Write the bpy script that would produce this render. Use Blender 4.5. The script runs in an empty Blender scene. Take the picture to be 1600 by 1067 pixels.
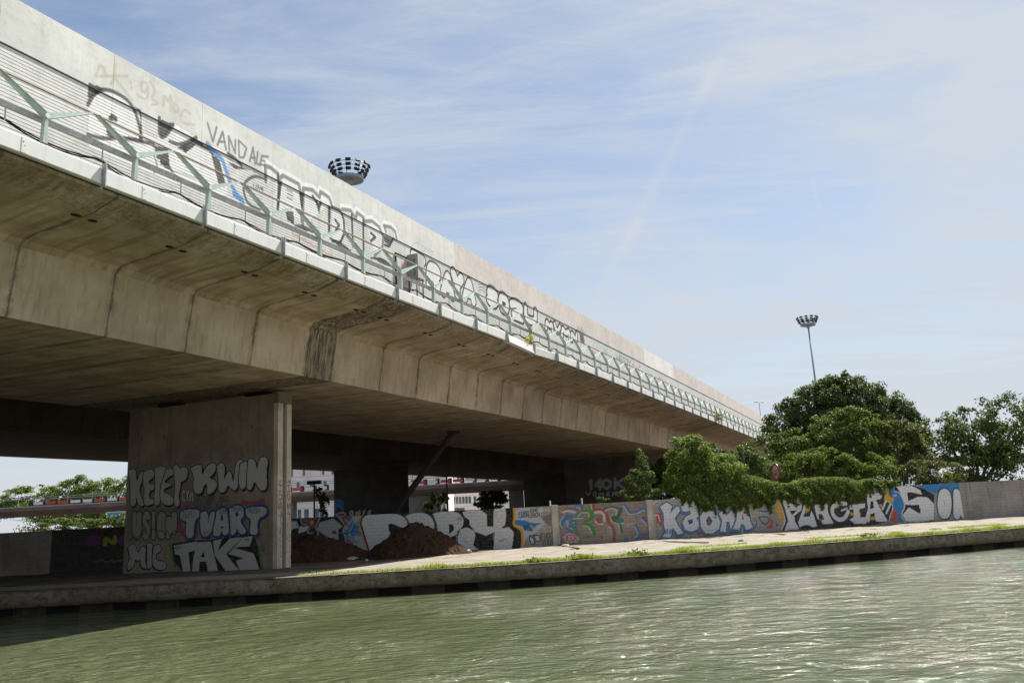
import bpy, math, random
import numpy as np
R = math.radians
scene = bpy.context.scene
COL = scene.collection
rng = np.random.default_rng(7)
random.seed(7)

# ------------------------------------------------------------------ camera
CAM_H = 1.8
PITCH, ROLL, FPX = R(13.3987), R(3.0910), 1400.0     # focal length in pixels of a 1600 px wide picture
PPX, PPY = 800.0, 474.5
Fv = np.array([0, math.cos(PITCH), math.sin(PITCH)])
_r0 = np.array([1.0, 0, 0]); _u0 = np.cross(_r0, Fv)
Rv = math.cos(ROLL) * _r0 - math.sin(ROLL) * _u0
Uv = math.sin(ROLL) * _r0 + math.cos(ROLL) * _u0
cam_data = bpy.data.cameras.new("camera"); cam = bpy.data.objects.new("camera", cam_data); COL.objects.link(cam)
from mathutils import Matrix
cam.matrix_world = Matrix(((Rv[0], Uv[0], -Fv[0], 0), (Rv[1], Uv[1], -Fv[1], 0), (Rv[2], Uv[2], -Fv[2], CAM_H), (0, 0, 0, 1)))
cam_data.sensor_width = 36.0; cam_data.lens = FPX / 1600 * 36
cam_data.shift_y = -(533.5 - PPY) / 1600
cam_data.clip_start = 0.1; cam_data.clip_end = 6000
scene.camera = cam

# ------------------------------------------------------------------ sky and sun
SUN_AZ, SUN_EL = R(40.5), R(54)
SKY_STRENGTH, SUN_STRENGTH, EXPOSURE = 0.064, 5.0, 1.0
world = bpy.data.worlds.new("World"); scene.world = world; world.use_nodes = True
wn, wl = world.node_tree.nodes, world.node_tree.links
wn.clear()
def wnode(t, **kw):
    n_ = wn.new(t)
    for k, v in kw.items(): setattr(n_, k, v)
    return n_
sky = wnode('ShaderNodeTexSky', sky_type='NISHITA', sun_disc=False)
sky.sun_elevation = SUN_EL; sky.sun_rotation = SUN_AZ
sky.air_density = 1.0; sky.dust_density = 0.55; sky.ozone_density = 1.0; sky.altitude = 50
tc = wnode('ShaderNodeTexCoord')
sep = wnode('ShaderNodeSeparateXYZ'); wl.new(tc.outputs['Generated'], sep.inputs[0])
def wmath(op, a, b=None, clamp=False):
    m = wnode('ShaderNodeMath', operation=op); m.use_clamp = clamp
    for i, v in enumerate((a, b)):
        if v is None: continue
        if isinstance(v, (int, float)): m.inputs[i].default_value = v
        else: wl.new(v, m.inputs[i])
    return m.outputs[0]
zc = wmath('MAXIMUM', sep.outputs[2], 0.0); zd = wmath('ADD', zc, 0.12)
comb = wnode('ShaderNodeCombineXYZ')
wl.new(wmath('DIVIDE', sep.outputs[0], zd), comb.inputs[0]); wl.new(wmath('DIVIDE', sep.outputs[1], zd), comb.inputs[1])
def cloud_layer(rot, sx, sy, scale, detail, rough, dist, lo, hi, off=0.0):
    mp = wnode('ShaderNodeMapping'); mp.inputs['Rotation'].default_value = (0, 0, R(rot)); mp.inputs['Scale'].default_value = (sx, sy, 1)
    mp.inputs['Location'].default_value = (off, off * .7, 0)
    wl.new(comb.outputs[0], mp.inputs[0])
    nz = wnode('ShaderNodeTexNoise'); nz.inputs['Scale'].default_value = scale; nz.inputs['Detail'].default_value = detail
    nz.inputs['Roughness'].default_value = rough; nz.inputs['Distortion'].default_value = dist
    wl.new(mp.outputs[0], nz.inputs[0])
    mr = wnode('ShaderNodeMapRange', interpolation_type='SMOOTHSTEP'); mr.inputs[1].default_value = lo; mr.inputs[2].default_value = hi
    wl.new(nz.outputs[0], mr.inputs[0]); return mr.outputs[0]
c1 = cloud_layer(25, 1.0, .55, 0.75, 6, .55, .7, .34, .74, 3.1)
c2 = cloud_layer(38, .55, 2.2, 1.1, 9, .66, .8, .44, .68, 8.4)
c3 = cloud_layer(10, 1.0, 1.0, 0.34, 3, .5, .2, .33, .66, 5.5)
c4 = cloud_layer(20, .4, 1.1, 2.0, 9, .70, 1.1, .46, .70, 1.7)
cov = wmath('ADD', wmath('ADD', wmath('MULTIPLY', c1, .60), wmath('MULTIPLY', c2, .50)), wmath('MULTIPLY', c4, .34))
cov = wmath('MULTIPLY', cov, wmath('ADD', wmath('MULTIPLY', c3, .8), .42))
# thin high cloud thickens toward the sun's side of the sky
side = wmath('ADD', wmath('MULTIPLY', sep.outputs[0], .95), .36, clamp=True)
cov = wmath('ADD', cov, wmath('MULTIPLY', side, .40))
# two old, spread-out aircraft trails: bands along great circles
_F = lambda px, py: Fv + (px - PPX) / FPX * Rv - (py - PPY) / FPX * Uv
def trail(a_, b_, width, amt, seed):
    p, q = _F(*a_), _F(*b_); nn = np.cross(p, q); nn /= np.linalg.norm(nn); md = (p / np.linalg.norm(p) + q / np.linalg.norm(q)); ln = np.linalg.norm(md) / 2; md /= np.linalg.norm(md)
    half = math.acos(min(1, ln)) * 1.05
    dt = wnode('ShaderNodeVectorMath', operation='DOT_PRODUCT'); wl.new(tc.outputs['Generated'], dt.inputs[0]); dt.inputs[1].default_value = tuple(nn)
    d2 = wnode('ShaderNodeVectorMath', operation='DOT_PRODUCT'); wl.new(tc.outputs['Generated'], d2.inputs[0]); d2.inputs[1].default_value = tuple(md)
    nz = wnode('ShaderNodeTexNoise'); nz.inputs['Scale'].default_value = 9 + seed; nz.inputs['Detail'].default_value = 6; wl.new(tc.outputs['Generated'], nz.inputs[0])
    off = wmath('MULTIPLY', wmath('SUBTRACT', nz.outputs[0], .5), width * 1.6)
    mr = wnode('ShaderNodeMapRange', interpolation_type='SMOOTHSTEP'); mr.inputs[1].default_value = 0; mr.inputs[2].default_value = width; mr.inputs[3].default_value = 1; mr.inputs[4].default_value = 0
    wl.new(wmath('ABSOLUTE', wmath('ADD', dt.outputs['Value'], off)), mr.inputs[0])
    me_ = wnode('ShaderNodeMapRange', interpolation_type='SMOOTHSTEP'); me_.inputs[1].default_value = math.cos(half * 1.15); me_.inputs[2].default_value = math.cos(half * .8); wl.new(d2.outputs['Value'], me_.inputs[0])
    return wmath('MULTIPLY', wmath('MULTIPLY', mr.outputs[0], me_.outputs[0]), wmath('MULTIPLY', nz.outputs[0], amt))
for a_, b_, w_, m_, sd_ in (((1125, 90), (930, 470), .011, .30, 0), ((1268, 278), (1282, 330), .0035, .3, 3), ((1190, 470), (1322, 476), .003, .25, 5), ((960, 430), (1090, 480), .014, .25, 7)):
    cov = wmath('ADD', cov, trail(a_, b_, w_, m_, sd_))
low = wnode('ShaderNodeMapRange', interpolation_type='SMOOTHSTEP'); low.inputs[1].default_value = .0; low.inputs[2].default_value = .42; low.inputs[3].default_value = .62; low.inputs[4].default_value = 0; wl.new(sep.outputs[2], low.inputs[0])
cov = wmath('ADD', cov, low.outputs[0])   # hazier toward the horizon
cov = wmath('MINIMUM', cov, .93, clamp=True)
mixc = wnode('ShaderNodeMix', data_type='RGBA'); wl.new(cov, mixc.inputs[0]); wl.new(sky.outputs[0], mixc.inputs[6])
mixc.inputs[7].default_value = (5.0, 5.4, 5.95, 1)
bg = wnode('ShaderNodeBackground'); bg.inputs[1].default_value = SKY_STRENGTH
wl.new(mixc.outputs[2], bg.inputs[0]); wo = wnode('ShaderNodeOutputWorld'); wl.new(bg.outputs[0], wo.inputs[0])
sd = bpy.data.lights.new("sun", 'SUN'); sd.energy = SUN_STRENGTH; sd.angle = R(0.53); sd.color = (1, .955, .88)
sun = bpy.data.objects.new("sun", sd); COL.objects.link(sun)
sun.rotation_euler = (R(90) - SUN_EL, 0, math.pi - SUN_AZ)
sun.location = (60, 60, 90)
vs = scene.view_settings; vs.view_transform = 'Standard'; vs.look = 'None'; vs.exposure = EXPOSURE; vs.gamma = 1; vs.use_curve_mapping = False

# ------------------------------------------------------------------ geometry helpers
def ray(px, py): return Fv + (px - PPX) / FPX * Rv - (py - PPY) / FPX * Uv
O = np.array([0, 0, CAM_H])
def at_y(px, py, y): d_ = ray(px, py); return O + d_ * (y / d_[1])
def at_plane(px, py, nrm, off):
    d_ = ray(px, py); nrm = np.asarray(nrm, float); return O + d_ * ((off - nrm @ O) / (nrm @ d_))
# the viaduct's own axes: D along it, N toward the canal
D = np.array([0.38638358, 0.92233819, 0]); N = np.array([0.92233819, -0.38638358, 0])
RZ = math.atan2(D[1], D[0])
def VW(dd, nn, z): return D * dd + N * nn + np.array([0, 0, z])
def sag(dd):
    t = np.clip(np.asarray(dd, float) - 60, 0, None) / 100
    return -0.35 * np.where(t < 1.4, t * t, 1.96 + 2.8 * (t - 1.4))

def new_mesh(name, verts, faces, mat=None, smooth=False):
    me = bpy.data.meshes.new(name)
    verts = np.asarray(verts, np.float32)
    if isinstance(faces, np.ndarray):
        nf, k = faces.shape
        me.vertices.add(len(verts)); me.vertices.foreach_set('co', verts.ravel())
        me.loops.add(nf * k); me.loops.foreach_set('vertex_index', faces.astype(np.int32).ravel())
        me.polygons.add(nf)
        me.polygons.foreach_set('loop_start', np.arange(0, nf * k, k, dtype=np.int32))
        me.polygons.foreach_set('loop_total', np.full(nf, k, np.int32))
        me.update(calc_edges=True); me.validate()
    else:
        me.from_pydata([tuple(map(float, v)) for v in verts], [], [tuple(int(i) for i in f) for f in faces]); me.update()
    me.polygons.foreach_set('use_smooth', np.full(len(me.polygons), bool(smooth)))
    if mat: me.materials.append(mat)
    return me
def link(name, me, parent=None, loc=(0, 0, 0), rotz=0.0):
    o = bpy.data.objects.new(name, me); COL.objects.link(o)
    if parent: o.parent = parent
    o.location = [float(c) for c in loc]; o.rotation_euler = (0, 0, rotz); return o
def tag(o, label=None, cat=None, group=None, kind=None):
    if label: o['label'] = label
    if cat: o['category'] = cat
    if group: o['group'] = group
    if kind: o['kind'] = kind
    return o
def thing(name, label, cat, loc=(0, 0, 0), rotz=0.0, group=None):
    o = bpy.data.objects.new(name, None); COL.objects.link(o); o.empty_display_size = .3
    o.location = [float(c) for c in loc]; o.rotation_euler = (0, 0, rotz); return tag(o, label, cat, group)
def copy_tree(o, parent=None):
    c = o.copy(); COL.objects.link(c); c.parent = parent
    for ch in list(o.children): copy_tree(ch, c)
    return c

class MB:                                            # collects simple solids into one mesh
    def __init__(s): s.v = []; s.f = []
    def add(s, v, f):
        b = len(s.v); s.v.extend([tuple(map(float, p)) for p in v]); s.f.extend([tuple(i + b for i in q) for q in f]); return s
    def box(s, x0, x1, y0, y1, z0, z1):
        return s.add([(x0, y0, z0), (x1, y0, z0), (x1, y1, z0), (x0, y1, z0), (x0, y0, z1), (x1, y0, z1), (x1, y1, z1), (x0, y1, z1)],
                     [(0, 3, 2, 1), (4, 5, 6, 7), (0, 1, 5, 4), (1, 2, 6, 5), (2, 3, 7, 6), (3, 0, 4, 7)])
    def tube(s, pts, r, seg=8, cap=True):
        pts = [np.asarray(p, float) for p in pts]; rr = r if hasattr(r, '__len__') else [r] * len(pts)
        b = len(s.v)
        for i, p in enumerate(pts):
            t = pts[min(i + 1, len(pts) - 1)] - pts[max(i - 1, 0)]; t = t / (np.linalg.norm(t) + 1e-9)
            a = np.cross(t, (0, 0, 1.0)) if abs(t[2]) < .9 else np.cross(t, (1.0, 0, 0)); a /= np.linalg.norm(a); c = np.cross(t, a)
            for k in range(seg):
                an = 2 * math.pi * k / seg; s.v.append(tuple(p + rr[i] * (math.cos(an) * a + math.sin(an) * c)))
        for i in range(len(pts) - 1):
            for k in range(seg):
                k2 = (k + 1) % seg; s.f.append((b + i * seg + k, b + i * seg + k2, b + (i + 1) * seg + k2, b + (i + 1) * seg + k))
        if cap:
            s.f.append(tuple(b + k for k in range(seg))[::-1]); s.f.append(tuple(b + (len(pts) - 1) * seg + k for k in range(seg)))
        return s
    def prism(s, poly, axis, a, b):                  # closed 2-D polygon pushed along an axis
        n_ = len(poly)
        def P(p, t): return {'x': (t, p[0], p[1]), 'y': (p[0], t, p[1]), 'z': (p[0], p[1], t)}[axis]
        return s.add([P(p, a) for p in poly] + [P(p, b) for p in poly],
                     [tuple(range(n_))[::-1], tuple(range(n_, 2 * n_))] + [(i, (i + 1) % n_, n_ + (i + 1) % n_, n_ + i) for i in range(n_)])
    def lathe(s, prof, seg=24, c=(0, 0)):
        b = len(s.v); m = len(prof)
        for k in range(seg):
            a = 2 * math.pi * k / seg
            for r, z in prof: s.v.append((c[0] + r * math.cos(a), c[1] + r * math.sin(a), z))
        for k in range(seg):
            k2 = (k + 1) % seg
            for i in range(m - 1): s.f.append((b + k * m + i, b + k2 * m + i, b + k2 * m + i + 1, b + k * m + i + 1))
        return s
    def build(s, name, mat, parent=None, loc=(0, 0, 0), rotz=0.0, smooth=False, bevel=0):
        me = new_mesh(name, s.v, s.f, mat, smooth); o = link(name, me, parent, loc, rotz)
        if bevel:
            m = o.modifiers.new('bevel', 'BEVEL'); m.width = bevel; m.segments = 2; m.limit_method = 'ANGLE'
        return o

# ------------------------------------------------------------------ material helpers
def lin(r, g, b):
    f = lambda c: ((c / 255 + .055) / 1.055) ** 2.4 if c / 255 > .04045 else c / 255 / 12.92
    return (f(r), f(g), f(b))
class NT:
    def __init__(s, name):
        s.m = bpy.data.materials.new(name); s.m.use_nodes = True; s.t = s.m.node_tree; s.t.nodes.clear()
        s.out = s.t.nodes.new('ShaderNodeOutputMaterial'); s.bsdf = s.t.nodes.new('ShaderNodeBsdfPrincipled'); s.t.links.new(s.bsdf.outputs[0], s.out.inputs[0])
        s.tc = s.t.nodes.new('ShaderNodeTexCoord')
    def set(s, sock, v):
        if isinstance(v, bpy.types.NodeSocket): s.t.links.new(v, sock)
        elif isinstance(v, (tuple, list)) and len(v) == 3 and sock.type == 'RGBA': sock.default_value = (*v, 1)
        else: sock.default_value = v
    def n(s, t, ins=None, **kw):
        q = s.t.nodes.new(t)
        for k, v in kw.items(): setattr(q, k, v)
        for k, v in (ins or {}).items(): s.set(q.inputs[k], v)
        return q
    def coord(s, scale=(1, 1, 1), rot=(0, 0, 0), loc=(0, 0, 0), src='Object'):
        return s.n('ShaderNodeMapping', {0: s.tc.outputs[src], 'Scale': scale, 'Rotation': rot, 'Location': loc}).outputs[0]
    def noise(s, vec, scale, detail=4, rough=.55, dist=0.0):
        return s.n('ShaderNodeTexNoise', {0: vec, 'Scale': scale, 'Detail': detail, 'Roughness': rough, 'Distortion': dist}).outputs[0]
    def ramp(s, v, lo, hi, a=0.0, b=1.0, smooth=True):
        return s.n('ShaderNodeMapRange', {0: v, 1: lo, 2: hi, 3: a, 4: b}, interpolation_type='SMOOTHSTEP' if smooth else 'LINEAR').outputs[0]
    def math(s, op, a, b=0.0, clamp=False):
        q = s.n('ShaderNodeMath', {0: a, 1: b}, operation=op); q.use_clamp = clamp; return q.outputs[0]
    def mix(s, f, a, b, mode='MIX'):
        q = s.n('ShaderNodeMix', {0: f, 6: a, 7: b}, data_type='RGBA', blend_type=mode); return q.outputs[2]
    def attr(s, name): return s.n('ShaderNodeAttribute', attribute_name=name)
    def sep(s, v): return s.n('ShaderNodeSeparateXYZ', {0: v}).outputs
    def bump(s, h, strength=.4, dist=.02, normal=None):
        q = s.n('ShaderNodeBump', {'Height': h, 'Strength': strength, 'Distance': dist})
        if normal is not None: s.set(q.inputs['Normal'], normal)
        return q.outputs[0]
    def done(s, color, rough=.85, normal=None, metal=0.0, spec=.3):
        s.set(s.bsdf.inputs['Base Color'], color); s.set(s.bsdf.inputs['Roughness'], rough); s.set(s.bsdf.inputs['Metallic'], metal)
        s.set(s.bsdf.inputs['Specular IOR Level'], spec)
        if normal is not None: s.set(s.bsdf.inputs['Normal'], normal)
        return s.m

def simple(name, c, rough=.6, metal=0.0, var=.15, scale=3.0, dirt=None, dirt_amt=.3, spec=.3):
    m = NT(name); v = m.coord()
    a = m.noise(v, scale, 5); col = m.mix(m.ramp(a, .3, .7), tuple(x * (1 - var) for x in c), tuple(min(1, x * (1 + var)) for x in c))
    if dirt:
        g = m.noise(m.coord(scale=(1, 1, .25)), scale * 2.1, 7, .65); col = m.mix(m.math('MULTIPLY', m.ramp(g, .48, .72), dirt_amt), col, dirt)
    b = m.noise(v, scale * 14, 4)
    return m.done(col, rough, m.bump(b, .12, .01), metal, spec)

def concrete(name, c, streak=.5, paint=False, brick=False, rough=.9, var=.22, streakcol=(.05, .042, .035), scale=1.0, wear=.35, spots=.2):
    m = NT(name); v = m.coord()
    big = m.noise(v, .45 * scale, 6, .6); mid = m.noise(v, 2.3 * scale, 6, .65); fine = m.noise(v, 22 * scale, 5, .7)
    col = m.mix(m.ramp(big, .3, .7), tuple(x * (1 - var) for x in c), tuple(min(1, x * (1 + var)) for x in c))
    col = m.mix(m.math('MULTIPLY', m.ramp(mid, .45, .75), .45), col, tuple(x * .62 for x in c))
    st = m.noise(m.coord(scale=(1.6, 1.6, .10)), 2.2 * scale, 7, .68)
    col = m.mix(m.math('MULTIPLY', m.ramp(st, .50, .76), streak), col, streakcol)
    sp = m.noise(v, 9 * scale, 3, .5)
    col = m.mix(m.math('MULTIPLY', m.ramp(sp, .66, .74), spots), col, tuple(x * .35 for x in c))
    h = m.math('ADD', m.math('MULTIPLY', fine, .5), mid)
    if brick:
        bk = m.n('ShaderNodeTexBrick', {0: m.coord(rot=(-math.pi / 2, 0, 0)), 1: (1, 1, 1), 2: (.75, .75, .75), 3: (0, 0, 0), 'Scale': 1.0, 'Mortar Size': .008, 'Mortar Smooth': .25,
                                         'Brick Width': .46, 'Row Height': .2, 'Bias': 0.0})
        mort = m.math('SUBTRACT', 1.0, bk.outputs[1]); brickv = bk.outputs[0]
        col = m.mix(.28, col, brickv, 'MULTIPLY')
    if paint:
        at = m.attr('paint'); w = m.noise(v, 7, 7, .7); w2 = m.noise(v, 45, 3, .6)
        wa = m.ramp(m.math('ADD', w, m.math('MULTIPLY', w2, .25)), .42, .30 if wear > .5 else .36, 1 - wear, 1.0) if False else m.ramp(w, .30, .52, 1 - wear, 1.0)
        a = m.math('MULTIPLY', at.outputs['Alpha'], wa)
        pc = m.mix(m.math('MULTIPLY', m.ramp(m.noise(v, 3.1, 5, .6), .35, .7), .28), at.outputs['Color'], m.mix(.5, at.outputs['Color'], (.22, .2, .18)))
        col = m.mix(a, col, pc)
    if brick:
        col = m.mix(m.math('MULTIPLY', bk.outputs[1], .45), col, tuple(x * .35 for x in c))
        h = m.math('SUBTRACT', h, m.math('MULTIPLY', bk.outputs[1], .8))
    return m.done(col, rough, m.bump(h, .35, .02))

# ------------------------------------------------------------------ spray-paint engine: colour per vertex on a fine grid
def chaikin(p, it=2):
    p = np.asarray(p, float)
    for _ in range(it):
        q = .75 * p[:-1] + .25 * p[1:]; r = .25 * p[:-1] + .75 * p[1:]
        m = np.empty((2 * len(q), 2)); m[0::2] = q; m[1::2] = r
        p = np.vstack([p[:1], m, p[-1:]])
    return p
class Paint:
    def __init__(s, U, V):
        s.U, s.V = np.asarray(U, float), np.asarray(V, float)
        s.c = np.zeros((len(V), len(U), 3)); s.a = np.zeros((len(V), len(U))); s.soft = .03
    def win(s, u0, u1, v0, v1):
        i0, i1 = np.searchsorted(s.U, [u0, u1]); j0, j1 = np.searchsorted(s.V, [v0, v1]); return i0, i1, j0, j1
    def blend(s, sl, m, col):
        j, i = sl; a0 = s.a[j, i]; A = m + a0 * (1 - m)
        s.c[j, i] = np.where(A[..., None] > 1e-5, (np.asarray(col) * m[..., None] + s.c[j, i] * (a0 * (1 - m))[..., None]) / np.maximum(A, 1e-5)[..., None], s.c[j, i]); s.a[j, i] = A
    def stroke(s, pts, w, col, alpha=1.0, soft=None):
        pts = np.asarray(pts, float); soft = soft or s.soft; h = w / 2 + soft
        i0, i1, j0, j1 = s.win(pts[:, 0].min() - h, pts[:, 0].max() + h, pts[:, 1].min() - h, pts[:, 1].max() + h)
        if i1 <= i0 or j1 <= j0: return
        uu, vv = np.meshgrid(s.U[i0:i1], s.V[j0:j1]); dmin = np.full(uu.shape, 1e9)
        for a, b in zip(pts[:-1], pts[1:]):
            ab = b - a; L = ab @ ab + 1e-12
            t = np.clip(((uu - a[0]) * ab[0] + (vv - a[1]) * ab[1]) / L, 0, 1)
            dmin = np.minimum(dmin, (uu - a[0] - t * ab[0]) ** 2 + (vv - a[1] - t * ab[1]) ** 2)
        m = np.clip((w / 2 - np.sqrt(dmin)) / soft + .5, 0, 1) * alpha
        s.blend((slice(j0, j1), slice(i0, i1)), m, col)
    def poly(s, pts, col, alpha=1.0):
        pts = np.asarray(pts, float)
        i0, i1, j0, j1 = s.win(pts[:, 0].min(), pts[:, 0].max(), pts[:, 1].min(), pts[:, 1].max())
        if i1 <= i0 or j1 <= j0: return
        uu, vv = np.meshgrid(s.U[i0:i1], s.V[j0:j1]); ins = np.zeros(uu.shape, bool)
        for (x0, y0), (x1, y1) in zip(pts, np.roll(pts, -1, 0)):
            if y0 == y1: continue
            ins ^= ((y0 > vv) != (y1 > vv)) & (uu < (x1 - x0) * (vv - y0) / (y1 - y0) + x0)
        s.blend((slice(j0, j1), slice(i0, i1)), ins * alpha, col)
G = {  # skeletons in a unit box
'A': [[(0, 0), (.42, 1), (.58, 1), (1, 0)], [(.2, .36), (.8, .36)]],
'B': [[(0, 0), (0, 1), (.7, 1), (.92, .8), (.62, .54), (.1, .54)], [(.62, .54), (1, .28), (.75, 0), (0, 0)]],
'C': [[(1, .82), (.72, 1), (.28, 1), (0, .7), (0, .3), (.28, 0), (.72, 0), (1, .18)]],
'D': [[(0, 0), (0, 1), (.6, 1), (1, .7), (1, .3), (.6, 0), (0, 0)]],
'E': [[(1, 1), (0, 1), (0, 0), (1, 0)], [(0, .52), (.8, .52)]],
'F': [[(1, 1), (0, 1), (0, 0)], [(0, .52), (.75, .52)]],
'G': [[(1, .84), (.7, 1), (.28, 1), (0, .7), (0, .3), (.28, 0), (.75, 0), (1, .2), (1, .48), (.6, .48)]],
'H': [[(0, 0), (0, 1)], [(1, 0), (1, 1)], [(0, .5), (1, .5)]],
'I': [[(.5, 0), (.5, 1)]],
'J': [[(1, 1), (1, .25), (.7, 0), (.3, 0), (0, .25)]],
'K': [[(0, 0), (0, 1)], [(1, 1), (.1, .48), (1, 0)]],
'L': [[(0, 1), (0, 0), (1, 0)]],
'M': [[(0, 0), (.1, 1), (.5, .35), (.9, 1), (1, 0)]],
'N': [[(0, 0), (0, 1), (1, 0), (1, 1)]],
'O': [[(.5, 1), (.15, .95), (0, .6), (0, .35), (.18, .05), (.5, 0), (.82, .05), (1, .4), (1, .62), (.85, .95), (.5, 1)]],
'P': [[(0, 0), (0, 1), (.75, 1), (1, .78), (.75, .5), (.05, .5)]],
'Q': [[(.5, 1), (0, .8), (0, .2), (.5, 0), (1, .2), (1, .8), (.5, 1)], [(.6, .3), (1, -.05)]],
'R': [[(0, 0), (0, 1), (.75, 1), (1, .78), (.72, .52), (.1, .52)], [(.45, .52), (1, 0)]],
'S': [[(1, .84), (.7, 1), (.25, 1), (0, .78), (.15, .56), (.85, .46), (1, .22), (.75, 0), (.25, 0), (0, .16)]],
'T': [[(0, 1), (1, 1)], [(.5, 1), (.5, 0)]],
'U': [[(0, 1), (0, .28), (.25, 0), (.75, 0), (1, .28), (1, 1)]],
'V': [[(0, 1), (.5, 0), (1, 1)]],
'W': [[(0, 1), (.22, 0), (.5, .65), (.78, 0), (1, 1)]],
'X': [[(0, 0), (1, 1)], [(0, 1), (1, 0)]],
'Y': [[(0, 1), (.5, .48), (1, 1)], [(.5, .48), (.5, 0)]],
'Z': [[(0, 1), (1, 1), (0, 0), (1, 0)]],
'0': [[(.5, 1), (0, .75), (0, .25), (.5, 0), (1, .25), (1, .75), (.5, 1)]],
'1': [[(.2, .8), (.55, 1), (.55, 0)]],
'2': [[(0, .8), (.3, 1), (.75, 1), (1, .75), (.7, .4), (0, 0), (1, 0)]],
'3': [[(0, 1), (1, 1), (.45, .58), (1, .35), (.7, 0), (0, .05)]],
'4': [[(.75, 0), (.75, 1), (0, .35), (1, .35)]],
'7': [[(0, 1), (1, 1), (.35, 0)]],
'9': [[(1, .6), (.5, .45), (0, .65), (.2, 1), (.8, 1), (1, .7), (.9, .2), (.4, 0)]],
'd': [[(1, .55), (.5, .62), (.05, .45), (0, .2), (.35, 0), (1, .08)], [(1, 1.1), (1, 0)]],
'e': [[(.05, .38), (1, .38), (.9, .68), (.4, .75), (0, .45), (.1, .1), (.5, 0), (1, .08)]],
'r': [[(0, 0), (0, .7)], [(0, .45), (.4, .75), (1, .65)]],
'a': [[(.1, .7), (.7, .75), (1, .55), (1, 0)], [(1, .4), (.3, .42), (0, .2), (.3, 0), (1, .12)]],
'n': [[(0, 0), (0, .75)], [(0, .5), (.4, .76), (1, .6), (1, 0)]],
':': [[(.5, .7), (.5, .74)], [(.5, .2), (.5, .24)]], ',': [[(.5, .1), (.3, -.15)]], '.': [[(.5, 0), (.5, .04)]], '-': [[(.1, .5), (.9, .5)]], "'": [[(.5, 1), (.4, .75)]],
}
def quad_map(q, box):                                 # box = 4 uv corners TL, TR, BL, BR
    TL, TR, BL, BR = [np.asarray(b, float) for b in box]
    q = np.asarray(q, float); x, y = q[:, :1], q[:, 1:]
    return (1 - x) * y * TL + x * y * TR + (1 - x) * (1 - y) * BL + x * (1 - y) * BR
def fat(P, ch, box, fill, outline=(.012, .012, .013), sw=.36, ow=.05, shadow=None, halo=None, jitter=.0):
    """one bubble letter: dark body first, lighter body over it"""
    TL, TR, BL, BR = [np.asarray(b, float) for b in box]
    wu = (np.linalg.norm(TR - TL) + np.linalg.norm(BR - BL)) / 2; hv = np.linalg.norm(TL - BL)
    w = sw * min(wu, hv * .8); ins = min(.48, (w / 2 + ow) / max(wu, 1e-3)), min(.4, (w / 2 + ow) / max(hv, 1e-3))
    sts = []
    for st in G[ch]:
        st = np.asarray(st, float) + (rng.uniform(-jitter, jitter, (len(st), 2)) if jitter else 0)
        if len(st) > 2: st = chaikin(st, 2)
        st = np.c_[ins[0] + st[:, 0] * (1 - 2 * ins[0]), ins[1] + st[:, 1] * (1 - 2 * ins[1])]
        sts.append(quad_map(st, box))
    if halo:
        for st in sts: P.stroke(st, w + 2 * ow + 2 * halo[0], halo[1])
    if shadow:
        for k in (.35, .7, 1.0):
            for st in sts: P.stroke(st + np.asarray(shadow[0]) * k, w + ow, shadow[1])
    for st in sts: P.stroke(st, w + 2 * ow, outline)
    if fill is not None:
        for st in sts: P.stroke(st, w, fill)
def hollow(P, ch, box, col, sw=.36, ow=.03, inner=(.75, .75, .73)): fat(P, ch, box, inner, col, sw, ow)
def tagtext(P, txt, box, w, col, alpha=.9, jit=.06, gap=.22):
    n_ = len(txt)
    for i, ch in enumerate(txt):
        if ch == ' ' or ch not in G: continue
        for st in G[ch]:
            st = np.asarray(st, float) + rng.uniform(-jit, jit, (len(st), 2))
            if len(st) > 2: st = chaikin(st, 1)
            P.stroke(quad_map(np.c_[(i + gap / 2 + st[:, 0] * (1 - gap)) / n_, st[:, 1]], box), w, col, alpha)
def pieces(P, f, polys, fill, outline, ow, halo=None, shadow=None, inner=None):
    for pts in polys:
        q = np.array([f(*p) for p in list(pts) + [pts[0]]]); q = chaikin(q, 1)
        if halo: P.stroke(q, ow * 2 + halo[0] * 2, halo[1])
        if shadow:
            for k in (.5, 1.0): P.poly(q[:-1] + np.asarray(shadow) * k, outline); P.stroke(q + np.asarray(shadow) * k, ow, outline)
    for pts in polys:
        q = chaikin(np.array([f(*p) for p in list(pts) + [pts[0]]]), 1)
        P.stroke(q, ow * 2, outline); P.poly(q[:-1], fill)
def scribble(P, box, w, col, k=14, alpha=.8):
    x = np.linspace(0, 1, k); y = .5 + .5 * rng.uniform(-1, 1, k)
    P.stroke(quad_map(chaikin(np.c_[x + rng.uniform(-.06, .06, k), y], 2), box), w, col, alpha)

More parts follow.
